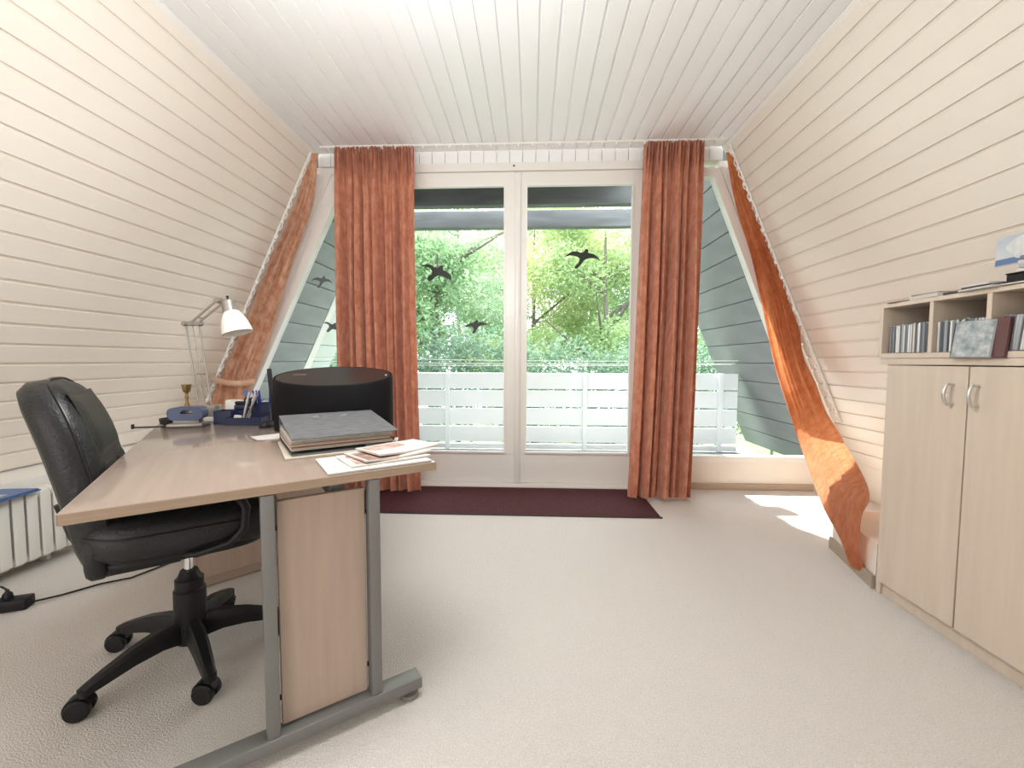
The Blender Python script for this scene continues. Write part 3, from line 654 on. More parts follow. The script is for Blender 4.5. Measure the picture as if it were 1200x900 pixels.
# backrest: width along chair y, height along z, leaning back
BT = R(11)
def back_def(p):
    h = p.z                      # -.28..+.28
    curve = .030 * math.cos((h + .02) / .29 * 1.2) + .018 * max(0, (h - .1) / .18) ** 2 * -1
    wsc = 1 - .14 * max(0, (h - .02) / .27) ** 2 - .05 * max(0, (-h - .1) / .18)
    x = p.y + curve * .8 - .055 * (p.x / .215) ** 2 * -.35; q = Matrix.Rotation(-BT, 3, 'Y') @ Vector((x, -p.x * wsc, h))
    return q + Vector((-.250, 0, .664))
bk = pillow(.40, .57, .105, 3.6, .048, .016, n=56).xform(back_def); bk.build('backrest', M_LEATHER, chair, angle=60)
MB().tube([back_def(Vector((x, .026, z))) for x, z in loop(.198, .283, 3.6)], .003, 6, closed=True).build('piping', M_BLACKG, chair)
fy = lambda x, z: .0525 + .016 * max(0, 1 - (x / .18) ** 2) * max(0, 1 - (z / .24) ** 2) - .001
def bump_panel(x0, x1, z0, z1, h):
    P = []; n = 12
    for i in range(n + 1):
        row = []
        for j in range(n + 1):
            s, t = j / n, i / n; x = x0 + (x1 - x0) * s; z = z0 + (z1 - z0) * t; e = (1 - (2 * s - 1) ** 4) * (1 - (2 * t - 1) ** 4)
            row.append(tuple(back_def(Vector((x, fy(x, z) - .004 + h * e ** .6, z)))))
        P.append(row)
    return MB().grid(P)
bump_panel(-.15, .15, .045, .235, .012).build('leather_panel', M_LEATHER, chair, angle=70)
bump_panel(-.15, -.004, -.235, .038, .012).build('leather_panel', M_LEATHER, chair, angle=70)
bump_panel(.004, .15, -.235, .038, .012).build('leather_panel', M_LEATHER, chair, angle=70)
MB().tube([(-.02, 0, .352), (-.20, 0, .352), (-.225, 0, .40), (-.26, 0, .48), (-.285, 0, .58)], [.018] * 5, 10).build('back_bracket', M_BLACKP, chair)
bs = pillow(.40, .16, .05, 4, .02, .0).xform(lambda p: Vector((-.170 + p.y - .02, -p.x, .46 + p.z))); bs.build('back_base', M_LEATHER2, chair)
for sgn in (-1, 1):
    y = sgn * .245
    pts = [(-.185, y * .88, .588), (-.15, y, .612), (-.08, y * 1.03, .622), (.07, y * 1.03, .617), (.135, y * 1.02, .594), (.155, y * 1.0, .55), (.148, y * .99, .485), (.11, y * .97, .446), (.03, y * .9, .428), (-.04, y * .6, .420)]
    MB().tube(pts, [.014, .017, .018, .018, .016, .013, .012, .011, .010, .009], 10).build('armrest', M_BLACKP, chair)

# ------------------------------------------------------------------ things on the desk
# lamp
LP = D(.19, 1.395); lamp = thing('desk_lamp', 'tall architect desk lamp with white bell shade on the desk', 'lamp', LP)
lx, ly = LP[0], LP[1]
def lw(x, z, dy=0): return (x - lx, dy, z - ZT)
MB().rbox((.008, 0, .010), (.115, .085, .020), .003).build('base', mat('lamp_base_grey', (.58, .57, .55), .4), lamp)
MB().rbox((.010, 0, .048), (.085, .06, .056), .004).build('base_block', M_BRUSH, lamp)
for x0, x1, dy in ((-1.632, -1.680, 0), (-1.566, -1.613, 0)):
    MB().tube([lw(x0, .772, dy), lw(x1, 1.165, dy)], .0042, 8).build('arm_rod', M_BRUSH, lamp)
MB().tube([lw(-1.606, .78, .012), lw(-1.655, 1.16, .012)], .0025, 6).build('spring', M_BRUSH, lamp)
for x0, zz in ((-1.605, .80),): MB().tube([lw(-1.605, .80, -.008), lw(-1.618, .90, -.008)], .0035, 6).build('spring', M_BRUSH, lamp)
MB().tube([lw(-1.634, .93), lw(-1.585, .93)], .003, 6).build('cross_bar', M_BRUSH, lamp)
MB().rbox(lw(-1.647, 1.172), (.088, .022, .020), .006).build('elbow_bracket', M_BRUSH, lamp)
for x in (-1.682, -1.612, -1.648): MB().lathe([(.010, -.016), (.012, -.012), (.012, .012), (.010, .016)], c=lw(x, 1.172), n=14, rot=Matrix.Rotation(R(90), 3, 'X')).build('joint', M_BRUSH, lamp)
MB().tube([lw(-1.648, 1.178, -.006), lw(-1.515, 1.285, -.006)], .0055, 8).build('arm_rod', M_BRUSH, lamp)
MB().tube([lw(-1.618, 1.172, -.006), lw(-1.490, 1.268, -.006)], .0055, 8).build('arm_rod', M_BRUSH, lamp)
MB().tube([lw(-1.606, 1.198, -.01), lw(-1.578, 1.200, -.01)], .004, 6).build('cross_bar', M_BRUSH, lamp)
MB().lathe([(.012, -.018), (.014, -.012), (.014, .012), (.012, .018)], c=lw(-1.512, 1.284), n=14, rot=Matrix.Rotation(R(90), 3, 'X')).build('joint', M_BRUSH, lamp)
tilt = Matrix.Rotation(R(-9), 3, 'Y')
hc = Vector(lw(-1.462, 1.272))
MB().lathe([(.026, .012), (.030, .010), (.030, -.045), (.026, -.047)][::-1], c=hc, n=22, rot=tilt).build('lamp_socket', M_BRUSH, lamp)
MB().lathe([(.004, .012), (.004, .026), (.006, .027), (.006, .034)], c=hc, n=10, rot=tilt).build('switch', M_BLACKP, lamp)
sp = [(.026, -.040), (.034, -.046), (.046, -.066), (.056, -.092), (.063, -.122), (.067, -.150), (.0655, -.150), (.060, -.120), (.052, -.090), (.042, -.066), (.030, -.050)]
MB().lathe(sp, c=hc, n=28, rot=Matrix.Rotation(R(-16), 3, 'Y')).build('lamp_shade', M_OPAL, lamp, angle=60)
MB().lathe([(.010, -.05), (.022, -.085), (.025, -.105), (.018, -.125), (.006, -.132)], c=hc, n=16, rot=Matrix.Rotation(R(-16), 3, 'Y')).build('bulb', M_OPAL, lamp)
MB().tube([lw(-1.49, 1.11, -.01), lw(-1.492, 1.135, -.01)], .0016, 6).build('pull_wire', M_BRUSH, lamp)
# candlestick
cn = MB().lathe([(.024, 0), (.025, .004), (.012, .012), (.006, .022), (.006, .040), (.011, .050), (.011, .060), (.006, .072), (.006, .086), (.009, .092), (.006, .098), (.006, .106), (.015, .113), (.017, .122), (.018, .130), (.021, .136), (.021, .139), (.014, .139), (.012, .122)], n=18); cn.xform(lambda p: Vector((p.x, p.y, p.z * 1.28)))
candle = thing('candlestick', 'small aged brass candlestick standing behind the hole punch', 'candlestick', D(.105, 1.415)); cn.build('stem', M_BRASS, candle, angle=60)
MB().lathe([(.026, .0), (.027, .003), (.020, .006)], n=18).build('base', M_BRASS, candle)
# hole punch
hpn = thing('hole_punch', 'slate blue hole punch with steel base at the far left of the desk', 'hole punch', D(.122, 1.215), AU - R(18))
MB().rbox((0, 0, .008), (.135, .085, .016), .003).build('base', M_BRUSH, hpn)
MB().rbox((0, 0, .002), (.140, .090, .004), .001, 1).build('waste_tray', M_BLACKP, hpn)
MB().rbox((0, .0, .024), (.10, .05, .018), .003).build('punch_block', M_BRUSH, hpn)
hb = []
outl = [(-.066, .030), (-.068, .06), (-.060, .080), (-.046, .088), (.046, .088), (.060, .080), (.068, .06), (.066, .030)]
arch = [(math.cos(R(t)) * .032, .052 + math.sin(R(t)) * .018) for t in range(0, 181, 20)]
ring = MB(); loop_o = [(.0, .030)] ; 
NO = 48
def out_pt(t):
    c, s_ = math.cos(t), math.sin(t); return (math.copysign(abs(c) ** .5, c) * .067, .059 + math.copysign(abs(s_) ** .6, s_) * .030)
def in_pt(t):
    c, s_ = math.cos(t), math.sin(t); return (c * .024 + .004, .062 + (s_ * .014 if s_ > 0 else s_ * .004))
vs = []; fs = []
for yv, ins in ((-.030, .002), (-.033, 0), (.033, 0), (.030, .002)):
    for k in range(NO): a, b = out_pt(2 * math.pi * k / NO); vs.append((a * (1 - ins * 10), yv, b))
for yv in (.030, -.030):
    for k in range(NO): a, b = in_pt(2 * math.pi * k / NO); vs.append((a, yv, b))
for i in range(6):
    i2 = (i + 1) % 6
    for k in range(NO): fs.append((i * NO + k, i * NO + (k + 1) % NO, i2 * NO + (k + 1) % NO, i2 * NO + k))
MB().add(vs, fs).build('handle', M_BLUE2, hpn)
MB().rbox((-.085, -.030, .006), (.22, .012, .006), .001, 1).build('paper_guide', M_BLACKP, hpn)
MB().rbox((-.193, -.030, .010), (.006, .016, .020), .001, 1).build('guide_stop', M_BLACKP, hpn)
# black dish
dish = tag(MB().lathe([(.030, 0), (.043, .003), (.046, .016), (.046, .028), (.041, .028), (.038, .008), (.01, .007)], n=26).build('dish', M_BLACKP, loc=D(.052, 1.34)), 'low round black dish at the far left corner of the desk', 'dish')
# white memo block on the lamp base side
nb = tag(MB().rbox((0, 0, .05), (.06, .05, .10), .004).build('paper_box', mat('pale_grey_plastic', (.66, .65, .62), .5)), 'small pale grey box between the lamp and the navy pen cup', 'box'); nb.location = D(.295, 1.345); nb.rotation_euler = (0, 0, .2)
# navy square cup
def hollow(w_, d_, h_, t_, mb=None, c=(0, 0, 0)):
    mb = mb or MB(); x, y, z = c
    mb.rbox((x, y, z + t_ / 2), (w_, d_, t_), .001, 1)
    for s in (-1, 1):
        mb.box((x + s * (w_ - t_) / 2, y, z + h_ / 2), (t_, d_, h_)); mb.box((x, y + s * (d_ - t_) / 2, z + h_ / 2), (w_ - 2 * t_, t_, h_))
    return mb
cup = thing('clip_cup', 'square navy cup standing alone next to the lamp base', 'cup', D(.265, 1.225), R(8)); hollow(.076, .076, .062, .003).build('cup_wall', M_BLUE, cup, smooth=False)
MB().rbox((0, 0, .03), (.068, .068, .05), .004).build('cup_insert', M_BLUE, cup)
# organiser
og = thing('desk_organiser', 'navy stepped desk organiser full of pens and clips', 'organiser', D(.360, 1.165), R(5))
hollow(.16, .075, .036, .003, c=(0, -.035, 0)).build('front_tray', M_BLUE, og, smooth=False)
hollow(.075, .06, .060, .003, c=(-.042, .035, 0)).build('rear_bin', M_BLUE, og, smooth=False)
hollow(.080, .075, .092, .003, c=(.042, .042, 0)).build('pen_bin', M_BLUE, og, smooth=False)
ox, oy, oz = og.location
def item(name, mb, mt, label, cat, loc, rot=(0, 0, 0), group=None):
    o = mb.build(name, mt, loc=loc, rot=rot); return tag(o, label, cat, group)
def pen(cap, body): return MB().tube([(0, 0, 0), (0, 0, .01), (0, 0, .125), (0, 0, .15)], [.0015, .004, .0045, .004], 8)
for k, (dx, dy, ax, ay) in enumerate(((.018, .03, -.10, -.25), (.029, .045, .12, -.14), (.040, .03, .15, -.03), (.048, .055, -.08, .04), (.057, .045, .10, .12), (.066, .03, -.10, .22))):
    item('pen', pen(0, 0), M_PENB, '%s blue pen from the left in the tall bin of the navy organiser' % ORD[k], 'pen', (ox + dx, oy + dy, oz + .006), (ax, ay, 0), 'blue pens in the organiser')
item('ruler', MB().rbox((0, 0, .075), (.022, .002, .15), .0008, 1), M_BLUE3, 'flat blue ruler leaning out of the navy organiser', 'ruler', (ox + .012, oy + .02, oz + .012), (.05, -.32, 0))
for k, (dx, dy, ax, ay, mt, lab) in enumerate(((-.005, -.02, -.05, .25, M_CREAM, 'pale wooden pencil standing in the middle of the organiser'), (-.03, -.02, .1, .32, M_PAPER, 'white marker leaning in the front tray of the organiser'), (-.012, -.035, -.1, .42, M_BRUSH, 'metal letter opener leaning in the front tray of the organiser'))):
    item('pencil', pen(0, 0), mt, lab, 'pencil', (ox + dx, oy + dy, oz + .006), (ax, ay, 0))
item('eraser', MB().rbox((0, 0, .022), (.030, .016, .036), .003), M_PAPER, 'white eraser standing in the front tray of the organiser', 'eraser', (ox - .045, oy - .035, oz + .003), (0, .15, .3))
stp = thing('stapler', 'black stapler lying on the rear bin of the organiser', 'stapler', (ox - .048, oy + .035, oz + .061), R(4))
MB().rbox((0, 0, .012), (.085, .05, .024), .004).build('body', M_BLUE, stp); MB().rbox((.0, 0, .032), (.088, .034, .015), .005).build('arm', M_BLACKP, stp)
item('wooden_ruler', MB().rbox((0, 0, .003), (.11, .022, .005), .001, 1), M_CREAM, 'short pale wooden ruler lying on top of the stapler', 'ruler', (ox - .055, oy + .03, oz + .061 + .040), (0, 0, .1))
sc = thing('scissors', 'metal scissors with dark handles stuck in the organiser', 'scissors', (ox - .006, oy + .005, oz + .01), 0)
MB().tube([(0, 0, 0), (.0, 0, .07)], [.002, .006], 6).build('blade', M_BRUSH, sc)
for s in (-1, 1): MB().tube([(s * .014 + .014 * math.cos(a), 0, .092 + .02 * math.sin(a)) for a in [2 * math.pi * k / 14 for k in range(14)]], .0035, 6, closed=True).build('handle', M_BLACKP, sc)
# mouse
ms = thing('computer_mouse', 'black computer mouse in front of the oval black device', 'mouse', D(.415, 1.01), AU + R(60))
P = []
for i in range(9):
    th = math.pi / 2 * i / 8; P.append([(math.cos(th) * .048 * math.cos(a), math.cos(th) * .028 * math.sin(a), .004 + .028 * math.sin(th)) for a in [2 * math.pi * k / 24 for k in range(25)]])
mm = MB().grid([[(x * .97, y * .97, 0) for x, y, z in P[0]]] + P[:-1] + [[(0, 0, .032)] * 25]); mm.build('shell', M_BLACKP, ms, angle=60)
MB().lathe([(.007, -.003), (.007, .003)], c=(.026, 0, .024), n=12, rot=Matrix.Rotation(R(90), 3, 'X')).build('wheel', mat('dark_rubber', (.05, .05, .05), .6), ms)
# black oval device
DRX, DRY = -.845, 1.775
dr = thing('oval_speaker', 'large black oval drum-shaped device standing behind the grey binder', 'speaker', (DRX, DRY, ZT), R(2))
a_, b_ = .252, .135
def top_z(y): return .232 + (y / b_) * .036
NS = 72
vs = []; fs = []
ring_def = [(.985, 0, 'b'), (1.0, .006, 'b'), (1.0, -.010, 't'), (.995, -.003, 't'), (.985, 0, 't'), (.965, 0, 't'), (.960, -.003, 't')]
for sc_, dz, ty in ring_def:
    for k in range(NS):
        t = 2 * math.pi * k / NS; x, y = a_ * sc_ * math.cos(t), b_ * sc_ * math.sin(t); vs.append((x, y, dz if ty == 'b' else top_z(y) + dz))
for i in range(len(ring_def) - 1):
    for k in range(NS): fs.append((i * NS + k, i * NS + (k + 1) % NS, (i + 1) * NS + (k + 1) % NS, (i + 1) * NS + k))
fs.append(tuple(range(NS))[::-1]); fs.append(tuple((len(ring_def) - 1) * NS + k for k in range(NS)))
MB().add(vs, fs).build('casing', mat('black_fabric', (.006, .006, .007), .6, spec=.15), dr, angle=35)
tp = [(a_ * .955 * math.cos(2 * math.pi * k / NS), b_ * .955 * math.sin(2 * math.pi * k / NS)) for k in range(NS)]
MB().add([(x, y, top_z(y) - .0025) for x, y in tp] + [(x, y, top_z(y) - .0005) for x, y in tp], [tuple(range(NS))[::-1], tuple(range(NS, 2 * NS))] + [(k, (k + 1) % NS, NS + (k + 1) % NS, NS + k) for k in range(NS)]).build('top_plate', M_BLACKG, dr, angle=35)
tr_ = Matrix.Rotation(math.atan2(.036, b_), 3, 'X')
MB().box((-.150, .010, top_z(.010) + .0004), (.055, .005, .001), rot=tr_).build('printed_mark', mat('grey_print', (.30, .29, .28), .5), dr, smooth=False)
MB().box((.222, .010, top_z(.010) + .0004), (.010, .006, .001), rot=tr_).build('indicator', mat('pale_print', (.7, .72, .75), .4), dr, smooth=False)
MB().rbox((.240, -.018, .11), (.012, .02, .19), .003, rot=Matrix.Rotation(R(-30), 3, 'Z')).build('side_trim', M_BLACKG, dr)
ant = tag(MB().rbox((0, 0, .13), (.020, .012, .26), .005).build('handset', M_BLACKP, loc=(-1.16, 1.86, ZT), rot=(0, R(-5), 0)), 'slim black handset standing upright left of the oval device', 'handset')

# binder and papers (desk frame)
def desk_obj(name, label, cat, u, v, z, rz=0, group=None): return thing(name, label, cat, D(u, v, z), AU + rz, group)
def slab(w_, d_, t_, mt, name, label, cat, u, v, z, rz, sag=.0, print_=None, group=None):
    root = desk_obj(name, label, cat, u, v, z, rz, group)
    n = 10; P = []; Q = []
    f = lambda x, y: sag * (abs(x / w_ * 2) ** 2) * .5 + .0012 * math.sin(x * 30 + y * 20) * (sag > 0)
    mb = MB()
    top_ = [[(w_ * (i / n - .5), d_ * (j / n - .5), t_ + f(w_ * (i / n - .5), d_ * (j / n - .5)) + .0013) for i in range(n + 1)] for j in range(n + 1)]
    bot = [[(x, y, max(0, z_ - t_ - .0005)) for x, y, z_ in row] for row in top_]
    k = n + 1; mb.grid(top_); mb.grid([r_[::-1] for r_ in bot])
    for a, b in ((top_[0], bot[0]), (bot[-1], top_[-1]), ([r_[0] for r_ in bot], [r_[0] for r_ in top_]), ([r_[-1] for r_ in top_], [r_[-1] for r_ in bot])): mb.grid([b, a])
    mb.build('pages', mt, root, angle=30)
    if print_:
        for (x0, x1, y0, y1, m_) in print_:
            nn = 6; pp = [[(x0 + (x1 - x0) * i / nn, y0 + (y1 - y0) * j / nn, t_ + .0018 + f(x0 + (x1 - x0) * i / nn, y0 + (y1 - y0) * j / nn)) for i in range(nn + 1)] for j in range(nn + 1)]
            MB().grid(pp).build('printed_picture', m_, root)
    return root
M_TXT = mat('grey_text', (.42, .40, .38), .8, col2=(.78, .75, .70), vscale=(220, 14, 1), detail=1)
M_PHOTO = mat('magazine_photo', (.50, .28, .20), .5, col2=(.10, .08, .08), vscale=(22, 22, 1), detail=3)
M_PHOTO2 = mat('magazine_photo_pink', (.30, .17, .13), .5, col2=(.62, .48, .42), vscale=(25, 25, 1), detail=3)
M_NEWS = mat('newsprint', (.60, .56, .50), .8, col2=(.75, .71, .65), vscale=(60, 20, 1))
z = ZT + .0005
slab(.285, .20, .0035, M_PAPER, 'newspaper', 'white printed newsletter lowest in the pile at the desk corner', 'newspaper', .632, .105, z, 0, 0, [(-.13, .02, -.085, -.02, M_TXT), (-.12, .0, .0, .06, M_TXT)])
slab(.235, .155, .004, M_NEWS, 'newspaper', 'folded grey newspaper second from the bottom of the corner pile', 'newspaper', .665, .115, z + .0055, R(4), 0, [(-.10, .02, -.07, .05, M_PHOTO2), (.03, .1, -.06, .06, M_TXT)])
slab(.215, .15, .0045, M_PAPER, 'magazine', 'glossy magazine with a brown portrait on its cover on the corner pile', 'magazine', .685, .125, z + .0115, R(10), .004, [(-.1, .0, -.07, .05, M_PHOTO), (.01, .10, -.065, -.02, M_TXT)])
slab(.21, .145, .005, M_PAPER, 'magazine', 'pale magazine overhanging the desk edge on top of the corner pile', 'magazine', .722, .150, z + .019, R(14), .004, [(-.095, .03, .0, .06, M_PHOTO2), (-.02, .095, -.06, -.01, M_TXT)])
slab(.33, .31, .004, M_CREAM, 'card_folder', 'cream card folder lying under the grey binder', 'folder', .582, .405, z, R(-1), 0, [(.04, .14, -.145, -.115, M_TXT)])
slab(.15, .10, .003, M_PAPER, 'loose_papers', 'loose white papers showing left of the grey binder', 'paper', .425, .70, z, R(10), .003)
slab(.10, .12, .004, M_PAPER, 'envelope', 'white envelope showing right of the grey binder', 'envelope', .728, .335, z + .0055, R(-22), .003)
bd = desk_obj('ring_binder', 'grey marbled lever arch binder lying on papers on the desk', 'binder', .598, .268, z + .0062, R(1))
bw, bdp = .33, .315; zf, zr = .052, .088
rot_b = Matrix.Rotation(math.atan2(zr - zf, bdp), 3, 'X')
MB().rbox((0, bdp / 2, .0015), (bw, bdp, .003), .001, 1).build('back_cover', M_MARBLE, bd)
MB().rbox((0, bdp / 2, (zf + zr) / 2), (bw, bdp + .012, .003), .001, 1, rot=rot_b).build('front_cover', M_MARBLE, bd)
MB().rbox((0, bdp + .001, zr / 2), (bw, .003, zr), .001, 1).build('spine', M_MARBLE, bd)
for x in (-.05, .045):
    e = MB().tube([(x + .011 * math.cos(a), bdp - .055 + .006 * math.sin(a), zr - .0065 + .003 + .0014 * math.sin(a)) for a in [2 * math.pi * k / 16 for k in range(16)]], .002, 6, closed=True); e.build('ring_eyelet', M_CHROME, bd)
mts = [M_PAPER, M_CREAM, mat('reddish_divider', (.35, .12, .07), .7), M_PAPER, mat('brown_sheets', (.42, .30, .22), .8), M_PAPER, M_NEWS, M_PAPER]
for k in range(8):
    t0 = .004 + k * .0053; wv = bw - .012 - random.uniform(0, .012); o = MB().rbox((-(bw - wv) / 2 + .001 + random.uniform(0, .003), bdp / 2 + .012 + random.uniform(-.006, .006), t0 + .0028 + .006), (wv, bdp - .03, .0048), .0008, 1, rot=Matrix.Rotation(.04 * k / 8, 3, 'X')); o.build('sheaf', mts[k], bd)
MB().rbox((.14, .05, .018), (.05, .035, .012), .005).build('lever', M_BLACKP, bd)

# ------------------------------------------------------------------ cabinet with hutch
CX = 1.50; Y0, Y1 = .50, 1.853
cb = thing('cabinet', 'tall pale wood cabinet with two bow handles against the right wall', 'cabinet', (CX, 1.5, 0))
def cbx(name, x0, x1, y0, y1, z0, z1, mt, par=cb, r=.0015): return MB().rbox(((x0 + x1) / 2 - CX, (y0 + y1) / 2 - 1.5, (z0 + z1) / 2), (x1 - x0, y1 - y0, z1 - z0), r, 1).build(name, mt, par)
CD = 1.94
CYB = 1.16
cbx('side_panel', CX + .004, CD, Y1 - .022, Y1, 0, .985, M_CAB); cbx('side_panel', CX + .004, CD, CYB, CYB + .02, 0, .985, M_CAB)
cbx('back_panel', CD - .01, CD, CYB, Y1, .0, .985, M_CABIN); cbx('bottom_panel', CX + .02, CD, CYB, Y1, .06, .078, M_CABIN)
cbx('plinth', CX + .012, CX + .028, CYB, Y1 - .022, 0, .060, M_CAB)
cbx('top_board', CX - .012, CD + .0, CYB - .01, Y1 + .018, .987, 1.012, M_CAB)
cbx('divider', CX + .02, CD, 1.49, 1.508, .06, .985, M_CABIN)
def hnd(yc, zc, par):
    p = []
    for k in range(9):
        t = k / 8; p.append((-.022 - .014 * math.sin(math.pi * t), yc - 1.5, zc - .052 + .104 * t))
    MB().tube([(0, yc - 1.5, zc - .048)] + p + [(0, yc - 1.5, zc + .048)], [.006] + [.0075] * 9 + [.006], 10).build('handle', M_CHROME, par)
for (a, b, hy) in ((1.502, Y1 - .024, 1.548), (CYB + .002, 1.497, 1.463)):
    d = cbx('door', CX - .016, CX + .002, a, b, .064, .983, M_CAB)
    h0 = len(COL.objects); mbh = None
    p = [(-.022 - .016 - .012 * math.sin(math.pi * k / 8), hy - 1.5, .885 - .036 + .072 * k / 8) for k in range(9)]
    MB().tube([(-.016, hy - 1.5, .852)] + p + [(-.016, hy - 1.5, .918)], [.004] + [.0052] * 9 + [.004], 10).build('handle', M_HANDLE, d)
# hutch
HX = 1.485; HB0, HB1 = 1.0125, 1.238; HY0, HY1 = 1.16, 1.880; HDP = 1.80
ht = thing('shelf_unit', 'low pale wood cubby shelf holding CDs on top of the cabinet', 'shelf', (HX, 1.4, HB0))
def hbx(name, x0, x1, y0, y1, z0, z1, mt): return MB().rbox(((x0 + x1) / 2 - HX, (y0 + y1) / 2 - 1.4, (z0 + z1) / 2 - HB0), (x1 - x0, y1 - y0, z1 - z0), .0012, 1).build(name, mt, ht)
hbx('top_board', HX, HDP, HY0 + .016, HY1 - .016, HB1 - .016, HB1, M_CAB); hbx('bottom_board', HX, HDP, HY0 + .016, HY1 - .016, HB0, HB0 + .020, M_CAB)
hbx('side_panel', HX, HDP, HY1 - .016, HY1, HB0, HB1, M_CAB); hbx('side_panel', HX, HDP, HY0, HY0 + .016, HB0, HB1, M_CAB)
hbx('back_panel', HDP - .008, HDP, HY0 + .016, HY1 - .016, HB0 + .020, HB1 - .016, M_CABIN)
DIV = (1.651, 1.452)
for y in DIV: hbx('divider', HX + .001, HDP - .008, y - .008, y + .008, HB0 + .020, HB1 - .016, M_CAB)
# CDs standing in the cubbies
CDC = [mat('cd_spine_%d' % i, c, .35, coat=.3) for i, c in enumerate(((.02, .02, .022), (.10, .10, .11), (.55, .55, .53), (.70, .69, .66), (.05, .06, .09), (.28, .30, .32), (.60, .52, .40), (.10, .03, .03), (.16, .17, .20), (.40, .42, .44)))]
cdm = {}
def cd_mesh(i):
    if i not in cdm:
        mb = MB().rbox((.062, 0, .071), (.124, .0095, .140), .0008, 1); mb.box((.0, 0, .071), (.0012, .0062, .134), mi=1); cdm[i] = mb.mesh('cd_case', [CDC[5], CDC[i]], smooth=False)
    return cdm[i]
def cd_row(y0, seq, dirn, label, group, lean=0, x=1.500):
    y = y0; place = label
    for n_, i in enumerate(seq):
        label = 'CD case with %s spine, %s from the window in %s' % (CN[i], ORD[n_], place)
        o = link('cd_case', cd_mesh(i), None, (x + random.uniform(-.004, .004), y, HB0 + .0205 + abs(lean) * .005), (lean + random.uniform(-.006, .006), 0, 0)); o.scale = (1, 1, random.choice((.80, .81, .80, .83))); tag(o, label, 'CD', group); y += dirn * .0112
seqL = [7, 1, 0, 3, 3, 5, 2, 4, 3, 2, 6, 5, 3, 8]
cd_row(1.842, seqL, -1, 'the first cubby', 'CDs in the first cubby', 0)
cd_row(1.683, [0, 0], -1, "first cubby's dark pair", 'dark CDs ending the row in the first cubby', 0)
cd_row(1.630, [2, 4, 5, 0, 3, 8, 2, 3, 6, 0, 7, 9], -1, 'the middle cubby', 'CDs in the middle cubby', 0)
cd_row(1.492, [2, 3, 9], -1, "the middle cubby's pale trio", 'pale CDs in the middle cubby', 0)
cd_row(1.425, [0, 4, 1, 2, 9, 3, 2, 8, 6, 1, 0, 5, 4], -1, 'the third cubby', 'CDs in the third cubby', .10)
# cases leaning against the front of the shelf, standing on the cabinet top board
CTZ = 1.0122
def lean_case(name, y, mt, label, wd=.12, ht_=.125, lean=.22, turn=0, x=1.47, faces=None):
    root = thing(name, label, 'CD' if 'CD' in label else 'case', (x, y, CTZ), turn)
    q = Matrix.Rotation(lean, 3, 'Y')
    MB().rbox(q @ Vector((.0048, 0, ht_ / 2)) + Vector((0, 0, .001)), (.0095, wd, ht_), .001, 1, rot=q).build('case', mt, root)
    if faces:
        MB().box(q @ Vector((-.0008, 0, ht_ / 2)) + Vector((0, 0, .001)), (.0012, wd - .008, ht_ - .006), rot=q).build('cover_print', faces, root, smooth=False)
    return root
M_COVER = mat('silvery_cover', (.20, .27, .29), .12, col2=(.55, .57, .56), vscale=(45, 45, 45), detail=3, coat=.5)
lean_case('cd_case', 1.480, CDC[5], 'silvery CD case with pale portrait leaning on the front of the shelf', .118, .125, .14, R(6), 1.462, M_COVER)
lean_case('cd_case', 1.535, CDC[0], 'dark grey CD case half hidden behind the leaning silvery case', .05, .122, .10, 0, 1.4735)
lean_case('cd_case', 1.412, CDC[7], 'dark red CD case half hidden behind the leaning silvery case', .05, .128, .10, 0, 1.4735)
# things on top of the hutch
HT = HB1 + .0005
def flat(name, x, y, z, w_, d_, t_, rz, mt, label, cat, edge=None):
    root = thing(name, label, cat, (x, y, z), rz)
    MB().rbox((0, 0, t_ / 2), (w_, d_, t_), min(.001, t_ * .3), 1).build('cover' if edge else 'sheet', mt, root)
    if edge: MB().box((-.0006, 0, t_ / 2), (w_, d_ - .004, t_ * .6)).build('page_block', edge, root, smooth=False)
    return root
M_DARKB = mat('dark_booklet', (.06, .05, .05), .4); M_BRN = mat('brown_booklet', (.22, .16, .12), .5)
flat('leaflet', 1.545, 1.80, HT, .13, .09, .004, .12, M_BRN, 'thin brown leaflet at the wall end on top of the shelf', 'leaflet')
flat('booklet', 1.545, 1.685, HT, .12, .125, .014, -.05, M_PAPER, 'thick white booklet on top of the shelf above the first divider', 'booklet', M_PAPER)
flat('booklet', 1.545, 1.69, HT + .0145, .11, .11, .004, .05, M_BRN, 'brown booklet lying on the thick white booklet', 'booklet')
flat('booklet', 1.55, 1.575, HT, .13, .075, .008, .1, M_DARKB, 'thin dark booklet on top of the middle cubby', 'booklet')
flat('leaflet', 1.535, 1.475, HT, .14, .12, .006, -.10, M_PAPER, 'white leaflet lowest in the stack above the second divider', 'leaflet')
flat('brochure', 1.54, 1.48, HT + .0065, .12, .12, .006, .10, M_DARKB, 'dark brochure lying between two white leaflets on the shelf', 'brochure')
flat('leaflet', 1.53, 1.49, HT + .013, .11, .10, .007, -.06, M_PAPER, 'white leaflet on top of the dark brochure', 'leaflet')
flat('booklet', 1.55, 1.345, HT, .14, .15, .006, .05, M_BRN, 'brown booklet under the black box on the shelf', 'booklet', M_PAPER)
bxk = thing('black_box', 'flat black box lying on the brown booklet on the shelf', 'box', (1.565, 1.345, HT + .0065), .03); MB().rbox((0, 0, .013), (.15, .135, .026), .002, 1).build('box_body', M_BLACKP, bxk); MB().rbox((0, 0, .028), (.153, .138, .004), .001, 1).build('lid', M_BLACKP, bxk)
ZS = HT + .037
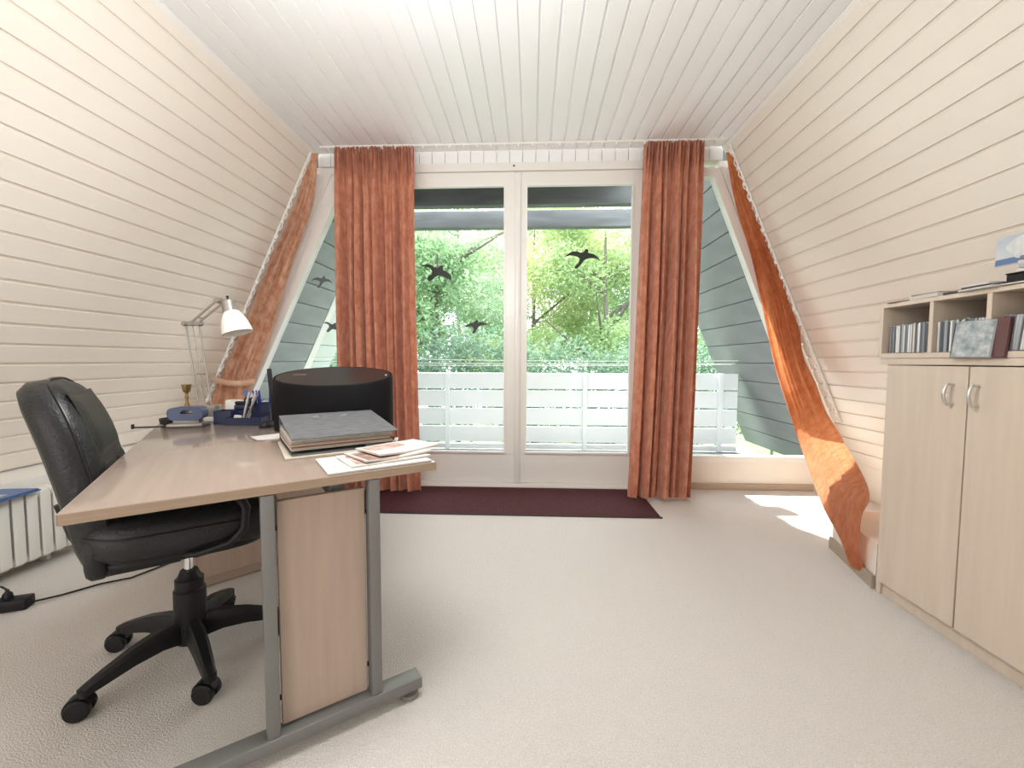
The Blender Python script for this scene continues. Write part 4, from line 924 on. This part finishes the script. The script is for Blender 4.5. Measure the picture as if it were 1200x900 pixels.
for k, (yy, rz, mt_, lab) in enumerate(((1.335, -.06, CDC[3], 'white CD case lying directly on the flat black box'), (1.33, .08, CDC[9], 'mid grey CD case second above the flat black box'), (1.332, -.03, CDC[2], 'light grey CD case third above the flat black box'), (1.328, .05, CDC[8], 'slate CD case topmost of the pile on the flat black box'))):
    flat('cd_case', 1.565, yy, ZS + .0125 * k, .13, .12, .012, rz, mt_, lab, 'CD', None)
# picture card leaning on the sloping wall
pcz = HT + .0585
pc = thing('picture_card', 'blue-grey picture card of a white shell propped above the shelf', 'picture', (1.615, 1.425, ZS + .0505), R(-1)); q = Matrix.Rotation(R(2), 3, 'Y')
PW, PH = .29, .10
MB().rbox(q @ Vector((0, 0, PH / 2)), (.004, PW, PH), .001, 1, rot=q).build('card', mat('card_sky', (.40, .46, .52), .35, col2=(.58, .60, .62), vscale=(6, 6, 14)), pc)
MB().box(q @ Vector((-.0026, 0, .014)), (.001, PW - .006, .020), rot=q).build('blue_band', mat('card_band', (.10, .17, .32), .4), pc, smooth=False)
el = [(math.cos(t) * .046 * (1 + .1 * math.cos(3 * t)) + .062, math.sin(t) * .031 - (.012 if math.sin(t) < -.8 else 0)) for t in [2 * math.pi * k / 28 for k in range(28)]]
sh = MB().prism([(a + .0, b + .060) for a, b in el], -.0032, -.0022, 'x'); sh.xform(lambda p: q @ p); sh.build('shell_print', mat('shell_white', (.70, .70, .69), .5, col2=(.55, .57, .58), vscale=(50, 50, 50)), pc, smooth=False)

# ------------------------------------------------------------------ radiator, folder, power strip
rd = thing('radiator', 'white enamelled column radiator on the left wall', 'radiator', (-2.38, 1.6, 0))
fin = MB(); sec = []
N = 28
prof = []   # one column section: two tubes front and back joined by a web, seen from the side (x,z)
zc0, zc1 = .055, .385
def sec_mesh():
    mb = MB()
    for xc in (.055, .015, -.025):
        mb.rbox((xc, 0, (zc0 + zc1) / 2), (.030, .036, zc1 - zc0 - .01), .012, 3)
    mb.rbox((.015, 0, zc1 - .025), (.108, .046, .050), .016, 3); mb.rbox((.015, 0, zc0 + .022), (.108, .046, .044), .016, 3)
    mb.rbox((.066, 0, (zc0 + zc1) / 2), (.010, .044, zc1 - zc0 - .02), .004, 2)
    return mb.mesh('column', M_RAD)
cm = sec_mesh()
for k in range(22): link('column', cm, rd, (0, .50 - k * .0545, 0))
for zz in (zc1 - .03, zc0 + .025): MB().tube([(.015, -.68, zz), (.015, .54, zz)], .016, 12).build('header_pipe', M_RAD, rd)
for yy in (-.4, .35): MB().rbox((-.04, yy, .03), (.05, .02, .06), .003).build('wall_bracket', M_RAD, rd)
fo = thing('blue_folder', 'blue plastic folder with a white label lying on the radiator', 'folder', (-2.345, 1.70, zc1 + .001), R(8))
MB().rbox((0, -.02, .004), (.17, .30, .008), .002, 1).build('cover', M_BLUE3, fo); MB().rbox((.005, -.02, .0115), (.155, .285, .006), .002, 1).build('cover', M_BLUE3, fo)
MB().box((0, -.06, .0152), (.10, .17, .001)).build('label_sheet', M_PAPER, fo, smooth=False)
ps = thing('power_strip', 'black power strip with a plug lying on the carpet', 'power strip', (-2.04, 1.555, 0), R(22))
MB().rbox((-.12, 0, .0225), (.30, .06, .045), .008).build('body', M_BLACKP, ps)
for k in range(4): MB().lathe([(.020, 0), (.020, .0015), (.017, .0016)], c=(-.225 + k * .062, 0, .0450), n=18).build('socket', mat('black_matte', (.008, .008, .008), .7), ps)
MB().tube([(.03, 0, .018), (.10, .05, .008), (.20, .11, .007), (.30, .13, .007), (.42, .26, .007), (.52, .46, .007), (.60, .62, .007)], .0042, 8).build('cable', M_BLACKP, ps)
pg = thing('plug', 'black mains plug in the end socket of the power strip', 'plug', (-2.04 - .039 * math.cos(R(22)), 1.555 - .039 * math.sin(R(22)), .0467), R(22))
MB().lathe([(.016, 0), (.017, .004), (.014, .020), (.007, .028), (.005, .036)], n=14).build('body', M_BLACKP, pg)
MB().tube([(0, 0, .034), (-.02, .006, .048), (-.06, .01, .045), (-.11, .02, .012), (-.20, .05, -.034), (-.4, .1, -.034)], .0038, 8).build('cord', M_BLACKP, pg)
